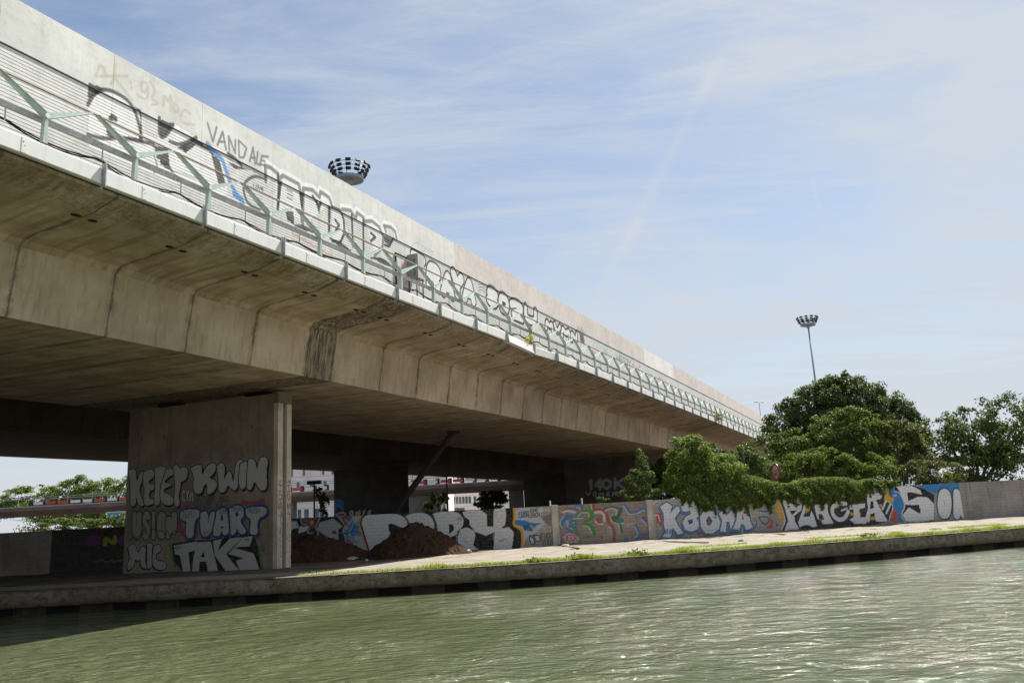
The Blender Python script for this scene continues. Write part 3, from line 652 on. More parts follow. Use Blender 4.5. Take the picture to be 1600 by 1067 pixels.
    # moisture band along the top
PF.V = np.concatenate([np.arange(-.5, 6.9, .025), np.arange(6.9, 8.56, .16)]); PF.c = np.zeros((len(PF.V), len(PF.U), 3)); PF.a = np.zeros((len(PF.V), len(PF.U)))
paint_pier()
painted_panel('pier', PF, lambda u, v, d_: (36.64 - 37.0 + d_ + 0 * u, -(u - 38.2 + 33.0), v + 0 * u), 1.08, M_pier, via)
PR = Paint(np.arange(0, .40, .02), np.arange(-.5, 8.01, .02)); PR.soft = .02
for rep in range(2):
    PR.c[:] = 0; PR.a[:] = 0
    for k in range(170):
        y = rng.uniform(.2, 4.2); x = rng.uniform(.04, .36); PR.stroke([(x, y), (x + rng.uniform(-.06, .06), y + rng.uniform(-.08, .08))], .022, (.02, .02, .02) if rng.random() < .8 else (.5, .5, .5), .8)
    for i, ch in enumerate('HOST'):                    # written sideways, reading downward
        y0 = 3.95 - i * .42
        for st in G[ch]: 
            st = np.asarray(st, float); PR.stroke(chaikin(np.c_[.08 + st[:, 1] * .22, y0 - st[:, 0] * .3], 1), .035, (.015, .015, .015))
    for k in range(6):
        y = 4.1 + .04 * (k % 3); PR.stroke([(.1 + .04 * k, y), (.12 + .04 * k, y + .02)], .03, (.02, .02, .02))
    if rep == 0:
        PR.stroke(chaikin([(.25, 2.9), (.32, 2.6), (.22, 2.4), (.3, 2.0), (.2, 1.6)], 2), .05, (.03, .22, .5)); PR.stroke([(.2, 1.2), (.3, .7)], .03, (.03, .2, .4), .6)
    d0 = 36.632 if rep == 0 else 37.33
    painted_panel('end_rib', PR, lambda u, v, d_: (d0 - 37.0 + u + 0 * v, 33.0 - 33.0 - (-28.33 + 33.0) + d_ + 0 * u, v + 0 * u), .262, M_rib, bpy.data.objects['pier'], (0, 0, 0))
MB().box(-.36, .72, -(-28.34 + 33), -(-28.597 + 33), 8.003, 8.56).box(.036, .326, -(-28.45 + 33), -(-28.597 + 33), -.5, 8.0).build('end_block', M_pierplain, bpy.data.objects['pier'])
def pier_plain(dd, n0, n1, parent, base, zt=8.56, name='pier', mat=None):
    x = dd - base[0]
    return MB().box(x, x + 1.08, -(n1 - base[1]), -(n0 - base[1]), -.5, zt + float(sag(dd))).build(name, mat or M_pierplain, parent, bevel=.04)
for y_ in (2.2, -3.6): MB().box(-.2, .55, y_, y_ + 1.2, 8.565, 8.745).build('bearing', M_hole, via)
M_pierfar = concrete('shade_tinted_painted_pier', (.10, .085, .07), .5, paint=True, streakcol=(.03, .025, .02))  # pier concrete with the shade under the deck put into its colour
# second pier of the front viaduct carries faded pale lettering
P2 = Paint(np.arange(0, 9.6, .06), np.arange(-.5, 8.3, .06)); P2.soft = .07
def pier2_uv(px, py):
    p = at_plane(px, py, D, 104.9); return np.array([p @ N + 38.2, p[2]])
z4 = zoomed(800, 690, 1600 / 330)
for ch, x0, x1, t, b in (('1', 585, 612, 290, 360), ('4', 630, 680, 285, 358), ('0', 690, 745, 285, 355), ('K', 780, 850, 280, 350)):
    for st in G[ch]: P2.stroke(quad_map(st, [pier2_uv(*z4(*q)) for q in ((x0, t), (x1, t), (x0, b), (x1, b))]), .34, (.42, .42, .42), .8)
for ch, x0, x1 in (('V', 550, 605), ('O', 605, 650), ('M', 648, 705), ('E', 705, 750), ('R', 750, 815)):
    fat(P2, ch, [pier2_uv(*z4(*q)) for q in ((x0, 372), (x1, 366), (x0, 425), (x1, 420))], (.36, .36, .36), (.03, .03, .03), .3, .1)
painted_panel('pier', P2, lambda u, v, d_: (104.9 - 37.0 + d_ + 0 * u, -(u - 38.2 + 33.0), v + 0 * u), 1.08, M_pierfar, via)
MB().box(67.905, 68.98, -(-28.3 + 33), -(-28.598 + 33), -.5, 8.2).build('end_rib', M_rib, bpy.data.objects['pier.001'])
pier_plain(170, -38.2, -28.6, via, B1, zt=8.45)
M_shadetint = concrete('shade_tinted_pier', (.055, .05, .043), .55, streakcol=(.025, .02, .017))  # rear piers: base colour lowered to stand in for deep shade
P3 = Paint(np.arange(0, 9.8, .06), np.arange(-.5, 8.6, .06)); P3.soft = .07
def pier3_uv(px, py):
    p = at_plane(px, py, D, 93.6); return np.array([p @ N + 64.0, p[2]])
z2 = zoomed(420, 690, 1600 / 330)
for ch, x0, x1 in (('O', 605, 650), ('N', 652, 700), ('E', 705, 740), ('E', 742, 782)): fat(P3, ch, [pier3_uv(*z2(*q)) for q in ((x0, 512), (x1, 508), (x0, 575), (x1, 572))], (.42, .43, .44), (.03, .03, .03), .3, .1)
fat(P3, 'O', [pier3_uv(*z2(*q)) for q in ((500, 530), (590, 520), (500, 580), (590, 575))], (.40, .41, .43), (.03, .03, .03), .3, .1)
for st in G['R']: P3.stroke(quad_map(st, [pier3_uv(*z2(*q)) for q in ((505, 450), (560, 450), (505, 510), (560, 510))]), .5, (.05, .16, .32), .85)
M_shadetint_paint = concrete('shade_tinted_lettered_pier', (.055, .05, .043), .55, paint=True, streakcol=(.025, .02, .017))  # same shade-darkened colour, with lettering
painted_panel('pier', P3, lambda u, v, d_: (93.6 - 95.0 + d_ + 0 * u, -(u - 64.0 + 59.0), v + 0 * u), 1.08, M_shadetint_paint, via2)
for dd in (31.0, 153.5, 215): pier_plain(dd, -64.0, -54.2, via2, B2, zt=8.6, mat=M_shadetint)

# ---- white edge beams with joint plates along the deck edge
M_white = simple('white_paint', (.70, .71, .69), .5, var=.04, scale=1.2, dirt=(.4, .38, .33), dirt_amt=.3)
M_plate = simple('galvanised_plate', (.42, .43, .43), .5, metal=.3, var=.15, dirt=(.2, .17, .13))
M_mint = simple('mint_paint', (.41, .50, .445), .5, var=.14, scale=2, dirt=(.30, .27, .2), dirt_amt=.35)
M_rust = simple('rusty_block', (.20, .11, .065), .9, var=.3, scale=8)
def beam_mesh(L):
    prof = [(-.32, 12.0), (-.05, 11.93), (0, 11.95), (0, 12.40), (-.03, 12.43), (-.32, 12.43), (-.32, 12.40), (-.045, 12.395), (-.045, 11.985), (-.32, 12.04)]
    mb = MB(); prof2 = [(-y, z - 12.2) for y, z in prof]; mb.prism(prof2, 'x', .012, L - .012); return mb
bm_ = beam_mesh(4.2); ME_beam = new_mesh('edge_beam', bm_.v, bm_.f, M_white)
pl_ = MB().box(-.02, .02, -.13, .05, -.36, .38).box(-.075, .075, -.006, .006, -.23, .18); ME_plate = new_mesh('joint_plate', pl_.v, pl_.f, M_plate)
b2_ = MB().box(-.05, .05, .05, .75, -.40, -.355); 
ME_brk = new_mesh('support_bracket', b2_.v, b2_.f, M_plate)
BEAM0 = 18.16
for k in range(-6, 42):
    dd = BEAM0 + 4.213 * k; loc = L1(dd, -20.42, 12.2 + float(sag(dd)))
    o = link('edge_beam', ME_beam, via, loc)
    p = link('joint_plate', ME_plate, o); link('support_bracket', ME_brk, o)
    o.rotation_euler = (0, -math.atan((float(sag(dd + 4.213)) - float(sag(dd))) / 4.213), 0)
    if k == 7: o.rotation_euler = (R(-9), R(2.3), R(-.8)); o.location.z -= .02; o['label'] = 'bent and sagging edge beam'
    if k == 8: o.rotation_euler = (R(5), R(-2.3), R(1.0)); o.location.z -= .19; o['label'] = 'dented edge beam hanging low beside the bent one'
# splice plate in the middle of each beam
for k in range(-4, 20):
    dd = BEAM0 + 4.213 * k + 1.6
    if k in (7, 8): continue
    MB().box(-.09, .09, -.008, .0, 11.96, 12.39).box(-.035, -.005, -.02, -.008, 12.28, 12.31).box(.01, .03, -.02, -.008, 12.18, 12.2).build('splice_plate', M_white, via, L1(dd, -20.418, float(sag(dd))))

# ---- maintenance walkway railing
rail = thing('walkway_railing', 'walkway railing of pale green V-shaped brackets carrying a brown handrail and grey pipe', 'railing', VW(37, -20.6, 12.45), RZ)
def LR(dd, nn, z): return (dd - 37.0, -(nn + 20.6), z - 12.45)
def bracket_meshes():
    # post: flat plate widening to its foot
    post = MB().prism([(-.048, .86), (.048, .86), (.08, .0), (-.08, .0)], 'y', -.07, .07)
    node = MB().tube([(0, -.1, .88), (0, .1, .88)], .07, 10)
    def arm(sx):
        mb = MB(); a0 = np.array([.03 * sx, .9]); a1 = np.array([1.52 * sx, 1.60])
        t = (a1 - a0) / np.linalg.norm(a1 - a0); q = np.array([-t[1], t[0]])
        pl = [a0 + q * .085, a1 + q * .018, a1 - q * .018, a0 - q * .085]
        if sx < 0: pl = pl[::-1]
        mb.prism([tuple(p) for p in pl], 'y', -.055, .055); mb.prism([tuple(p) for p in [a0 - q * .08, a1 - q * .018, a1 - q * .028, a0 - q * .10]], 'y', -.085, .085); return mb
    foot = MB().box(-.13, .17, -.14, .12, -.05, .03)
    return post, node, arm(-1), arm(1), foot
po, no_, al, ar, fo = bracket_meshes()
ME_post, ME_node = new_mesh('bracket', po.v, po.f, M_mint), new_mesh('collar', no_.v, no_.f, M_white)
ME_al, ME_ar, ME_foot = new_mesh('arm', al.v, al.f, M_mint), new_mesh('arm', ar.v, ar.f, M_mint), new_mesh('foot_block', fo.v, fo.f, M_rust)
BR = [19.5 + 3.245 * k for k in range(-7, 52)]
for dd in BR:
    o = link('bracket', ME_post, rail, LR(dd, -20.6, 12.47 + float(sag(dd))))
    for nm, me in (('collar', ME_node), ('arm', ME_al), ('arm', ME_ar), ('foot_block', ME_foot)): link(nm, me, o)
S = np.concatenate([np.arange(-4, 100, 3.245 / 2), np.arange(100, 190, 5)])
M_brown = simple('brown_handrail', (.27, .205, .15), .6, var=.2, scale=4); M_pipe = simple('grey_pipe', (.44, .46, .46), .45, metal=.3, var=.12, scale=3, dirt=(.25, .19, .13), dirt_amt=.5)
M_cable = simple('black_cable', (.02, .02, .021), .6)
MB().tube([LR(s, -20.6, 14.09 + float(sag(s))) for s in S], .032, 8).build('handrail', M_brown, rail, smooth=True)
pp = MB().tube([LR(s, -20.83, 13.33 + float(sag(s))) for s in S], .088, 10)
for s in np.arange(4, 80, 3.245): pp.tube([LR(s + 1.1, -20.83, 13.33 + float(sag(s))), LR(s + 1.22, -20.83, 13.33 + float(sag(s)))], .108, 10)
pp.build('pipe', M_pipe, rail, smooth=True)
hg = MB().box(-.015, .015, -.015, .015, 0, .46); hgm = new_mesh('cable_hanger', hg.v, hg.f, M_plate)
for s_ in np.arange(4.5, 70, 3.245):
    q_ = LR(s_ + 1.0, -20.855, 12.87 + float(sag(s_))); link('cable_hanger', hgm, rail, q_)
cab = thing('cable', 'sagging black cables slung beneath the grey pipe of the walkway railing', 'cable', VW(37, -20.6, 12.45), RZ)
cs = np.arange(0, 120, .27); ph = (cs - 4.5 - 1.0) / 3.245; fr = ph - np.floor(ph)
amp = .10 + .10 * np.abs(np.sin(np.floor(ph) * 2.7)); 
for off, ext in ((0, 0), (.03, .55)):
    MB().tube([LR(s, -20.98 - off, 12.98 + float(sag(s)) - a * 4 * f_ * (1 - f_) * (1 + ext * abs(math.sin(math.floor(p) * 1.9))) + .05 * math.sin(p * .8)) for s, f_, a, p in zip(cs, fr, amp, ph)], .022, 6).build('strand', M_cable, cab, smooth=True)
MB().tube([LR(*p) for p in ((36.0, -21, 12.9), (36.3, -21, 12.6), (37, -20.9, 12.5), (38, -20.9, 12.62))], .015, 6).build('strand', M_cable, cab)

# ---- noise barrier
bar = thing('noise_barrier', 'tall pale noise barrier, ribbed white cladding below and smooth concrete panels above, covered in graffiti', 'noise barrier', VW(37, -21.6, 12.45), RZ)
PB = [19.4 + 4.03 * k for k in range(-6, 6)] + [43.56 + 4.03 * k for k in range(0, 39)]
BU, sl, i0 = [], [], 0
for a_, b_ in zip(PB[:-1], PB[1:]):
    step = .5 if b_ < 10 else .035 if b_ < 50 else .05 if b_ < 62 else .09 if b_ < 100 else 1.0
    n_ = max(3, int((b_ - a_) / step)); BU.append(np.linspace(a_ + .006, b_ - .006, n_)); sl.append((i0, i0 + n_)); i0 += n_
BU = np.concatenate(BU)
rv, rd = [], []
for k in range(28):
    z0 = 12.46 + .1087 * k
    rv += [z0, z0 + .045, z0 + .0885, z0 + .0905, z0 + .1068]; rd += [0, 0, 0, .06, .06]
rv, rd = np.array(rv), np.array(rd); NRV = len(rv)
cv = np.concatenate([[15.545], np.arange(15.58, 17.06, .04), [17.07]])
BP = Paint(BU, np.concatenate([rv, cv])); BP.soft = .035
def buv(px, py):
    p = at_plane(px, py, N, -21.6); return np.array([p @ D, p[2] - float(sag(p @ D))])
def bq(x0, t0, b0, x1, t1, b1): return [buv(x0, t0), buv(x1, t1), buv(x0, b0), buv(x1, b1)]
def paint_barrier():
    P = BP; bl = (.015, .015, .016); gy = (.20, .20, .20); wh = (.86, .86, .85)
    fadec = (.50, .43, .30)
    z1 = zoomed(150, 40, 1600 / 330); z2 = zoomed(150, 200, 1600 / 330); z3 = zoomed(400, 220, 1600 / 330); z4 = zoomed(600, 340, 1600 / 330); z5 = zoomed(850, 460, 1598 / 370)
    f1, f2, f3, f4, f5 = [(lambda x, y, zz=zz: buv(*zz(x, y))) for zz in (z1, z2, z3, z4, z5)]
    def path(f, pts, w, col, alpha=.9, smooth=True):
        q = np.array([f(*p) for p in pts]); P.stroke(chaikin(q, 2) if smooth and len(q) > 2 else q, w, col, alpha)
    # faded beige writing on the smooth panels: DK : 93 MDC
    for pts in ([(0, 380), (35, 280), (85, 385)], [(0, 385), (240, 385)], [(145, 300), (140, 400), (110, 450)], [(150, 410), (280, 570)], [(262, 430), (262, 440)], [(268, 470), (268, 478)],
                [(385, 440), (345, 420), (340, 500), (380, 510), (390, 440), (395, 540), (370, 565), (310, 525)], [(410, 430), (455, 500), (410, 555), (480, 590), (420, 605)],
                [(510, 610), (520, 520), (545, 590), (570, 510), (565, 650)], [(590, 590), (630, 620), (620, 655), (580, 650), (590, 590)], [(715, 670), (670, 630), (635, 690), (660, 745), (745, 755)]):
        path(f1, pts, .085, fadec, .55)
    tagc = (.17, .17, .18)
    def vandale():
        for pts in ([(845, 740), (885, 880), (915, 770)], [(920, 905), (960, 805), (985, 940)], [(935, 880), (975, 885)], [(1010, 950), (1005, 840), (1055, 970), (1055, 870)], [(1085, 1000), (1080, 870), (1140, 930), (1120, 1000), (1085, 1000)],
                    [(1165, 1030), (1190, 925), (1205, 1050)], [(1172, 1000), (1205, 1005)], [(1225, 960), (1215, 1045), (1245, 1060)], [(1305, 995), (1255, 990), (1245, 1050)], [(1250, 1020), (1280, 1030)], [(1243, 1050), (1283, 1064)]):
            path(f1, pts, .095, tagc, .9, False)
    # large white letters with black counters at the left end
    P.poly([f1(*p) for p in ((-60, 440), (60, 480), (290, 600), (340, 690), (345, 800), (470, 860), (480, 700), (600, 745), (760, 845), (840, 890), (1000, 960), (1000, 1300), (600, 1200), (-60, 930))], wh)
    for pts in ([(-60, 600), (-20, 520), (60, 478), (180, 520), (285, 610), (340, 800), (345, 880)], [(-60, 830), (60, 860), (200, 850), (345, 880)], [(480, 700), (480, 850), (530, 840), (585, 750)], [(345, 880), (450, 900), (470, 1000)], [(560, 880), (640, 910), (760, 850)], [(1000, 970), (1060, 1010), (1100, 1060)]): path(f1, pts, .14, (.03, .03, .03), .9)
    K = lambda pts, c=bl, a=.92: P.poly([f1(*p) for p in pts], c, a)
    K([(-60, 430), (60, 480), (20, 520), (-60, 560)]); K([(85, 700), (120, 665), (165, 700), (160, 730), (105, 720)]); K([(75, 770), (100, 740), (140, 800), (130, 850), (85, 830)])
    K([(280, 615), (340, 640), (350, 840), (325, 870), (340, 720), (325, 650)]); K([(485, 710), (580, 745), (530, 830), (490, 850)]); K([(620, 930), (760, 870), (700, 910), (680, 960)]); K([(460, 910), (545, 940), (560, 1060), (490, 1060)])
    P.poly([f2(*p) for p in ((480, 240), (540, 260), (600, 350), (520, 300))], bl, .9); P.poly([f2(*p) for p in ((870, 190), (935, 240), (980, 420), (930, 430))], bl, .9)
    P.poly([f2(*p) for p in ((620, 150), (745, 85), (890, 170), (900, 210), (760, 130), (680, 190))], bl, .92); P.poly([f2(*p) for p in ((220, 60), (345, 85), (340, 110), (250, 90))], bl, .8)
    P.poly([f2(*p) for p in ((1000, 260), (1170, 320), (1050, 310))], bl, .9)
    path(f2, [(845, 120), (900, 190), (960, 240), (990, 340), (1030, 450), (1110, 560)], .20, (.09, .30, .66), .9); P.poly([f2(*p) for p in ((1030, 480), (1110, 520), (1130, 580), (1040, 520))], (.09, .30, .66))
    path(f2, [(430, 190), (470, 290), (440, 340)], .06, bl, .8); path(f2, [(600, 330), (770, 390)], .05, bl, .5)
    # dANDNer in white with grey edges, standing over the seam
    gr = (.23, .23, .23)
    L = [('d', f2, (1105, 1390), (275, 355), (560, 700)), ('A', f2, (1380, 1600), (360, 440), (640, 740)),
         ('N', f3, (340, 575), (350, 470), (600, 700)), ('D', f3, (545, 690), (490, 560), (670, 760)), ('N', f3, (650, 830), (515, 610), (740, 830)), ('e', f3, (815, 975), (590, 690), (820, 890)), ('r', f3, (950, 1075), (640, 720), (870, 960))]
    OUT = [([(75, 310), (70, 190), (110, 205), (165, 250), (168, 300)], 1), ([(165, 520), (178, 285), (205, 265), (325, 330), (335, 380), (352, 520), (345, 610)], 1), ([(355, 640), (358, 362), (430, 375), (480, 430), (490, 388), (552, 430), (572, 480)], 1),
           ([(553, 500), (553, 690)], 0), ([(575, 500), (640, 530), (665, 600), (670, 700), (640, 770), (580, 760)], 0), ([(655, 520), (718, 530), (755, 590), (765, 545), (815, 582), (822, 640)], 1), ([(812, 600), (815, 830)], 0), ([(725, 560), (735, 800)], 0),
           ([(825, 610), (880, 610), (935, 655), (965, 730), (958, 810), (900, 870)], 1), ([(970, 645), (1020, 655), (1055, 690), (1066, 745)], 1), ([(970, 645), (985, 690)], 1), ([(1040, 740), (1010, 800), (975, 790)], 0), ([(600, 600), (630, 640), (600, 690)], 0), ([(870, 700), (905, 730), (870, 760)], 0), ([(430, 420), (480, 500), (490, 470)], 0)]
    for pts, up in OUT:
        if up: path(f3, [(x, y - 14) for x, y in pts], .42, wh, .98, False)
    for pts, up in OUT: P.poly([f3(*p) for p in pts], wh, .9) if len(pts) > 4 else None
    for pts, up in OUT: path(f3, pts,   .19 if up else .15, gr if up else (.03, .03, .03), .95, False)
    P.stroke([f2(1285, 400), f2(1280, 300)], .13, gr); path(f2, [(1285, 390), (1200, 360), (1125, 410), (1115, 480), (1150, 580), (1240, 620)], .13, (.05, .05, .05)); path(f2, [(1380, 350), (1385, 480), (1375, 620)], .12, (.05, .05, .05))
    tagtext(P, 'LOVE', [f2(1190, 425), f2(1270, 455), f2(1190, 455), f2(1270, 480)], .04, bl)
    for q in ([(170, 330), (200, 300), (175, 500), (165, 500)], [(325, 380), (362, 400), (352, 520), (340, 500)], [(440, 440), (480, 500), (495, 440), (480, 560)], [(225, 520), (285, 545), (290, 640), (235, 600)], [(295, 645), (370, 650), (440, 700), (360, 680)], [(560, 740), (640, 770), (730, 840), (640, 815)], [(550, 500), (566, 510), (560, 690), (550, 690)], [(965, 720), (1030, 750), (1010, 790), (975, 770)], [(870, 880), (960, 890), (1030, 960), (950, 930)]): P.poly([f3(*p) for p in q], bl, .88)
    vandale()
    for x, y in ((250, 370), (255, 400), (250, 430)): path(f3, [(x - 15, y), (x + 25, y + 20)], .06, bl, .8)
    for pts in ([(225, 520), (240, 580), (280, 620)], [(295, 640), (360, 640), (430, 690)], [(560, 740), (640, 770), (720, 840)], [(870, 890), (960, 890), (1040, 960)], [(430, 640), (470, 680)]): path(f3, pts, .09, bl, .8)
    for k in range(7): path(f3, [(275 + 48 * k, 690 + 28 * k), (290 + 48 * k, 720 + 28 * k), (312 + 48 * k, 715 + 28 * k), (318 + 48 * k, 735 + 28 * k)], .05, (.72, .12, .12), .8)
    # TRAYA / SO2U / MVM outlines on the ribs
    for ch, x0, x1, t0, t1, b0, b1 in (('T', 195, 320, 215, 290, 440, 520), ('R', 315, 440, 300, 360, 540, 600), ('A', 425, 540, 370, 430, 600, 650), ('Y', 500, 610, 350, 440, 600, 640), ('A', 590, 700, 420, 480, 640, 690)):
        fat(P, ch, [f4(x0, t0), f4(x1, t1), f4(x0, b0), f4(x1, b1)], wh, (.03, .03, .03), .40, .11)
    for ch, x0, x1, t0, t1, b0, b1 in (('S', 770, 870, 485, 540, 670, 720), ('O', 860, 955, 530, 590, 720, 770), ('2', 945, 1065, 580, 640, 770, 820), ('U', 1055, 1165, 630, 680, 800, 850)):
        fat(P, ch, [f4(x0, t0), f4(x1, t1), f4(x0, b0), f4(x1, b1)], wh, (.05, .05, .05), .38, .17)
    for ch, x0, x1, t0, t1, b0, b1 in (('M', 1215, 1290, 740, 775, 860, 900), ('V', 1280, 1345, 770, 800, 890, 920), ('M', 1335, 1420, 790, 835, 920, 950), ('N', 1410, 1470, 830, 860, 950, 970)):
        fat(P, ch, [f4(x0, t0), f4(x1, t1), f4(x0, b0), f4(x1, b1)], wh, (.04, .04, .04), .34, .17)
    tagtext(P, "TONY", [f4(240, 185), f4(380, 255), f4(240, 225), f4(380, 290)], .04, gr, .7); path(f4, [(215, 215), (230, 190), (245, 200)], .04, gr, .7)
    P.poly([f4(*p) for p in ((1480, 870), (1510, 885), (1520, 960), (1490, 950))], bl, .8)
    for y in range(3): path(f4, [(715, 510 + 22 * y), (740, 500 + 22 * y), (765, 525 + 22 * y)], .05, bl, .8)
    tagtext(P, 'EAU', [f4(1460, 820), f4(1530, 860), f4(1460, 860), f4(1530, 900)], .06, (.15, .15, .15), .8)
    pk = (.72, .16, .22)
    for b_ in ((1170, 790, 1215, 890),): scribble(P, [f4(b_[0], b_[1]), f4(b_[2], b_[1] + 20), f4(b_[0], b_[3]), f4(b_[2], b_[3])], .05, pk, 9, .7)
    for ch, x0, x1, y in (('W', 485, 510, 400), ('E', 512, 530, 415), ('S', 532, 550, 425), ('T', 552, 570, 435), ('Y', 572, 585, 440)):
        for st in G[ch]: P.stroke(quad_map(st, [f5(x0, y), f5(x1, y + 8), f5(x0, y + 45), f5(x1, y + 52)]), .10, (.12, .12, .12), .8)
    for (x0, y0, x1, y1) in ((595, 450, 650, 540), (325, 370, 350, 420), (770, 545, 800, 590)): scribble(P, [f5(x0, y0), f5(x1, y0 + 15), f5(x0, y1), f5(x1, y1)], .16, (.70, .22, .32), 9, .7)
    for (x0, y0, x1, y1, c) in ((220, 200, 270, 270, gr), (250, 290, 275, 345, bl), (400, 360, 430, 420, (.25, .25, .25)), (705, 520, 735, 560, (.25, .38, .6)), (560, 440, 585, 520, (.1, .1, .1))): scribble(P, [f5(x0, y0), f5(x1, y0 + 15), f5(x0, y1), f5(x1, y1)], .09, c, 10, .75)
paint_barrier()
BP.c[:NRV][rd > 0] = (.035, .034, .032); BP.a[:NRV][rd > 0] = 1.0      # groove shade painted in: recessed rows between the slats coloured near-black
M_rib1 = concrete('ribbed_cladding', (.70, .70, .675), .22, paint=True, streakcol=(.4, .38, .33), var=.06, spots=.05, wear=.12, rough=.6)
M_cp_grey = concrete('panel_grey', (.70, .70, .665), .25, paint=True, streakcol=(.33, .30, .25), var=.10, spots=.35, wear=.15)
M_cp_pink = concrete('panel_beige', (.62, .565, .525), .25, paint=True, streakcol=(.3, .26, .22), var=.09, spots=.25, wear=.15)
M_cp_white = concrete('panel_white', (.76, .75, .71), .2, paint=True, streakcol=(.4, .37, .32), var=.07, spots=.15, wear=.15)
M_seam = simple('dark_seam', (.03, .028, .026), .8)
class Sub: pass
def sub(P, j0, j1):
    q = Sub(); q.U, q.V, q.c, q.a = P.U, P.V[j0:j1], P.c[j0:j1], P.a[j0:j1]; return q
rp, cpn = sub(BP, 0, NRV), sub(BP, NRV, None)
for (a_, b_), (i0, i1) in zip(zip(PB[:-1], PB[1:]), sl):
    mat = M_cp_grey if a_ < 43 else M_cp_pink if a_ < 82.5 else M_cp_white if a_ < 93.5 else M_cp_pink
    f = lambda u, v, d_: (u - 37.0 + 0 * v, d_ + 0 * u, v - 12.45 + sag(u))
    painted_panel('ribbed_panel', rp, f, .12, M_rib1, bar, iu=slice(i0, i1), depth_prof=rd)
    o = painted_panel('concrete_panel', cpn, f, .13, mat, bar, iu=slice(i0, i1))
seam = MB()
for a_, b_ in zip(PB[:-1], PB[1:]):
    za, zb = float(sag(a_)), float(sag(b_)); x0, x1 = a_ - 37 + .002, b_ - 37 - .002
    seam.add([(x0, .03, 3.045 + za), (x1, .03, 3.045 + zb), (x1, .03, 3.10 + zb), (x0, .03, 3.10 + za)], [(0, 1, 2, 3)])
    seam.add([(x0, -.022, 3.048 + za), (x1, -.022, 3.048 + zb), (x1, -.022, 3.078 + zb), (x0, -.022, 3.078 + za), (x0, .03, 3.048 + za), (x1, .03, 3.048 + zb), (x1, .03, 3.078 + zb), (x0, .03, 3.078 + za)], [(0, 1, 2, 3), (3, 2, 6, 7), (4, 5, 1, 0)])
seam.build('cap_flashing', M_seam, bar)
# service door with pink writing, dark frame
p0, p1 = buv(617.5, 400), buv(636, 400); DU0, DU1 = p0[0], p1[0]
DP = Paint(np.arange(0, DU1 - DU0, .03), np.arange(0, 2.3, .03)); DP.soft = .03
for i, (t, y) in enumerate((('LAF', 1.55), ('PES', .95), ('ROL', .5))): tagtext(DP, t, [(.08, y + .42), (DU1 - DU0 - .12, y + .40), (.08, y), (DU1 - DU0 - .12, y)], .06, (.80, .16, .30), .9)
M_door = concrete('door_paint', (.60, .62, .58), .15, paint=True, var=.05, spots=.05, rough=.5, wear=.2)
dr = painted_panel('door', DP, lambda u, v, d_: (u + 0 * v, d_ + 0 * u, v + 0 * u), .04, M_door, bar, (DU0 - 37, -.05, .02))
MB().box(-.05, -.005, -.03, .045, 0, 2.34).box(DU1 - DU0 + .0, DU1 - DU0 + .07, -.03, .045, 0, 2.34).box(-.004, DU1 - DU0 - .001, -.03, .045, 2.303, 2.35).build('door_frame', M_seam, dr)

# ---- electrical cabinet on legs on the walkway
q0 = at_plane(652, 420, N, -20.95); q1 = at_plane(663, 424, N, -20.95)
CD0, CD1 = q0 @ D, q1 @ D
CZ0, CZ1 = at_plane(652, 434, N, -20.95)[2], at_plane(652, 396, N, -20.95)[2]
M_cab = simple('cabinet_grey', (.30, .30, .29), .6, var=.1, dirt=(.1, .09, .08), dirt_amt=.5)
M_cabd = simple('cabinet_door_grey', (.50, .49, .46), .6, var=.08, dirt=(.2, .18, .15), dirt_amt=.4)
cb = thing('electrical_cabinet', 'grey electrical cabinet with black scrawl, standing on thin legs behind the walkway railing', 'cabinet', VW(CD0, -21.3, 12.45), RZ)
w_ = CD1 - CD0; h0, h1 = CZ0 - 12.45, CZ1 - 12.45
MB().box(0, w_, -.35, .25, h0, h1).build('body', M_cab, cb, bevel=.012)
MB().box(.03, w_ - .03, -.372, -.353, h0 + .03, h1 - .03).build('cabinet_door', M_cabd, cb, bevel=.006)
for x in (.05, w_ - .05):
    MB().box(x - .025, x + .025, -.30, -.25, 0, h0 - .002).build('leg', M_rust, cb)
sc = MB()
for st in (((.1, .75), (.3, .75)), ((.2, .75), (.2, .5)), ((.12, .42), (.3, .38)), ((.3, .38), (.14, .25)), ((.14, .25), (.3, .12))):
    sc.tube([(-.003, -.35 + .6 * a_[0] + .03, h0 + (h1 - h0) * a_[1]) for a_ in st], .016, 5)
sc.build('marker_scrawl', M_cable, cb)

# ---- twin-arm lamp on the motorway and the two floodlight masts
M_steel = simple('mast_steel', (.30, .35, .37), .5, metal=.4, var=.12, scale=1)
M_lamp = simple('lamp_black', (.018, .019, .02), .45); M_glass = simple('lamp_glass', (.35, .37, .4), .15, metal=.2)
q = at_plane(1186, 629, N, -32.5)
lp = thing('street_lamp', 'twin-armed road lamp standing on the viaduct beyond the noise barrier', 'street lamp', (q[0], q[1], 11.5))
hz_ = q[2] - 11.5
MB().tube([(0, 0, 0), (0, 0, hz_)], [.13, .07], 8).build('pole', M_steel, lp)
for sx in (-1, 1):
    a_ = MB(); t = np.array([.82, .57, 0]) * sx
    a_.tube([(0, 0, hz_), tuple(t * .9 + np.array([0, 0, hz_ + .12]))], .05, 6); a_.build('arm', M_steel, lp)
    MB().tube([tuple(t * .8 + np.array([0, 0, hz_ + .12])), tuple(t * 1.2 + np.array([0, 0, hz_ + .15])), tuple(t * 1.75 + np.array([0, 0, hz_ + .17]))], [.08, .17, .12], 8).build('lamp_head', M_steel, lp)
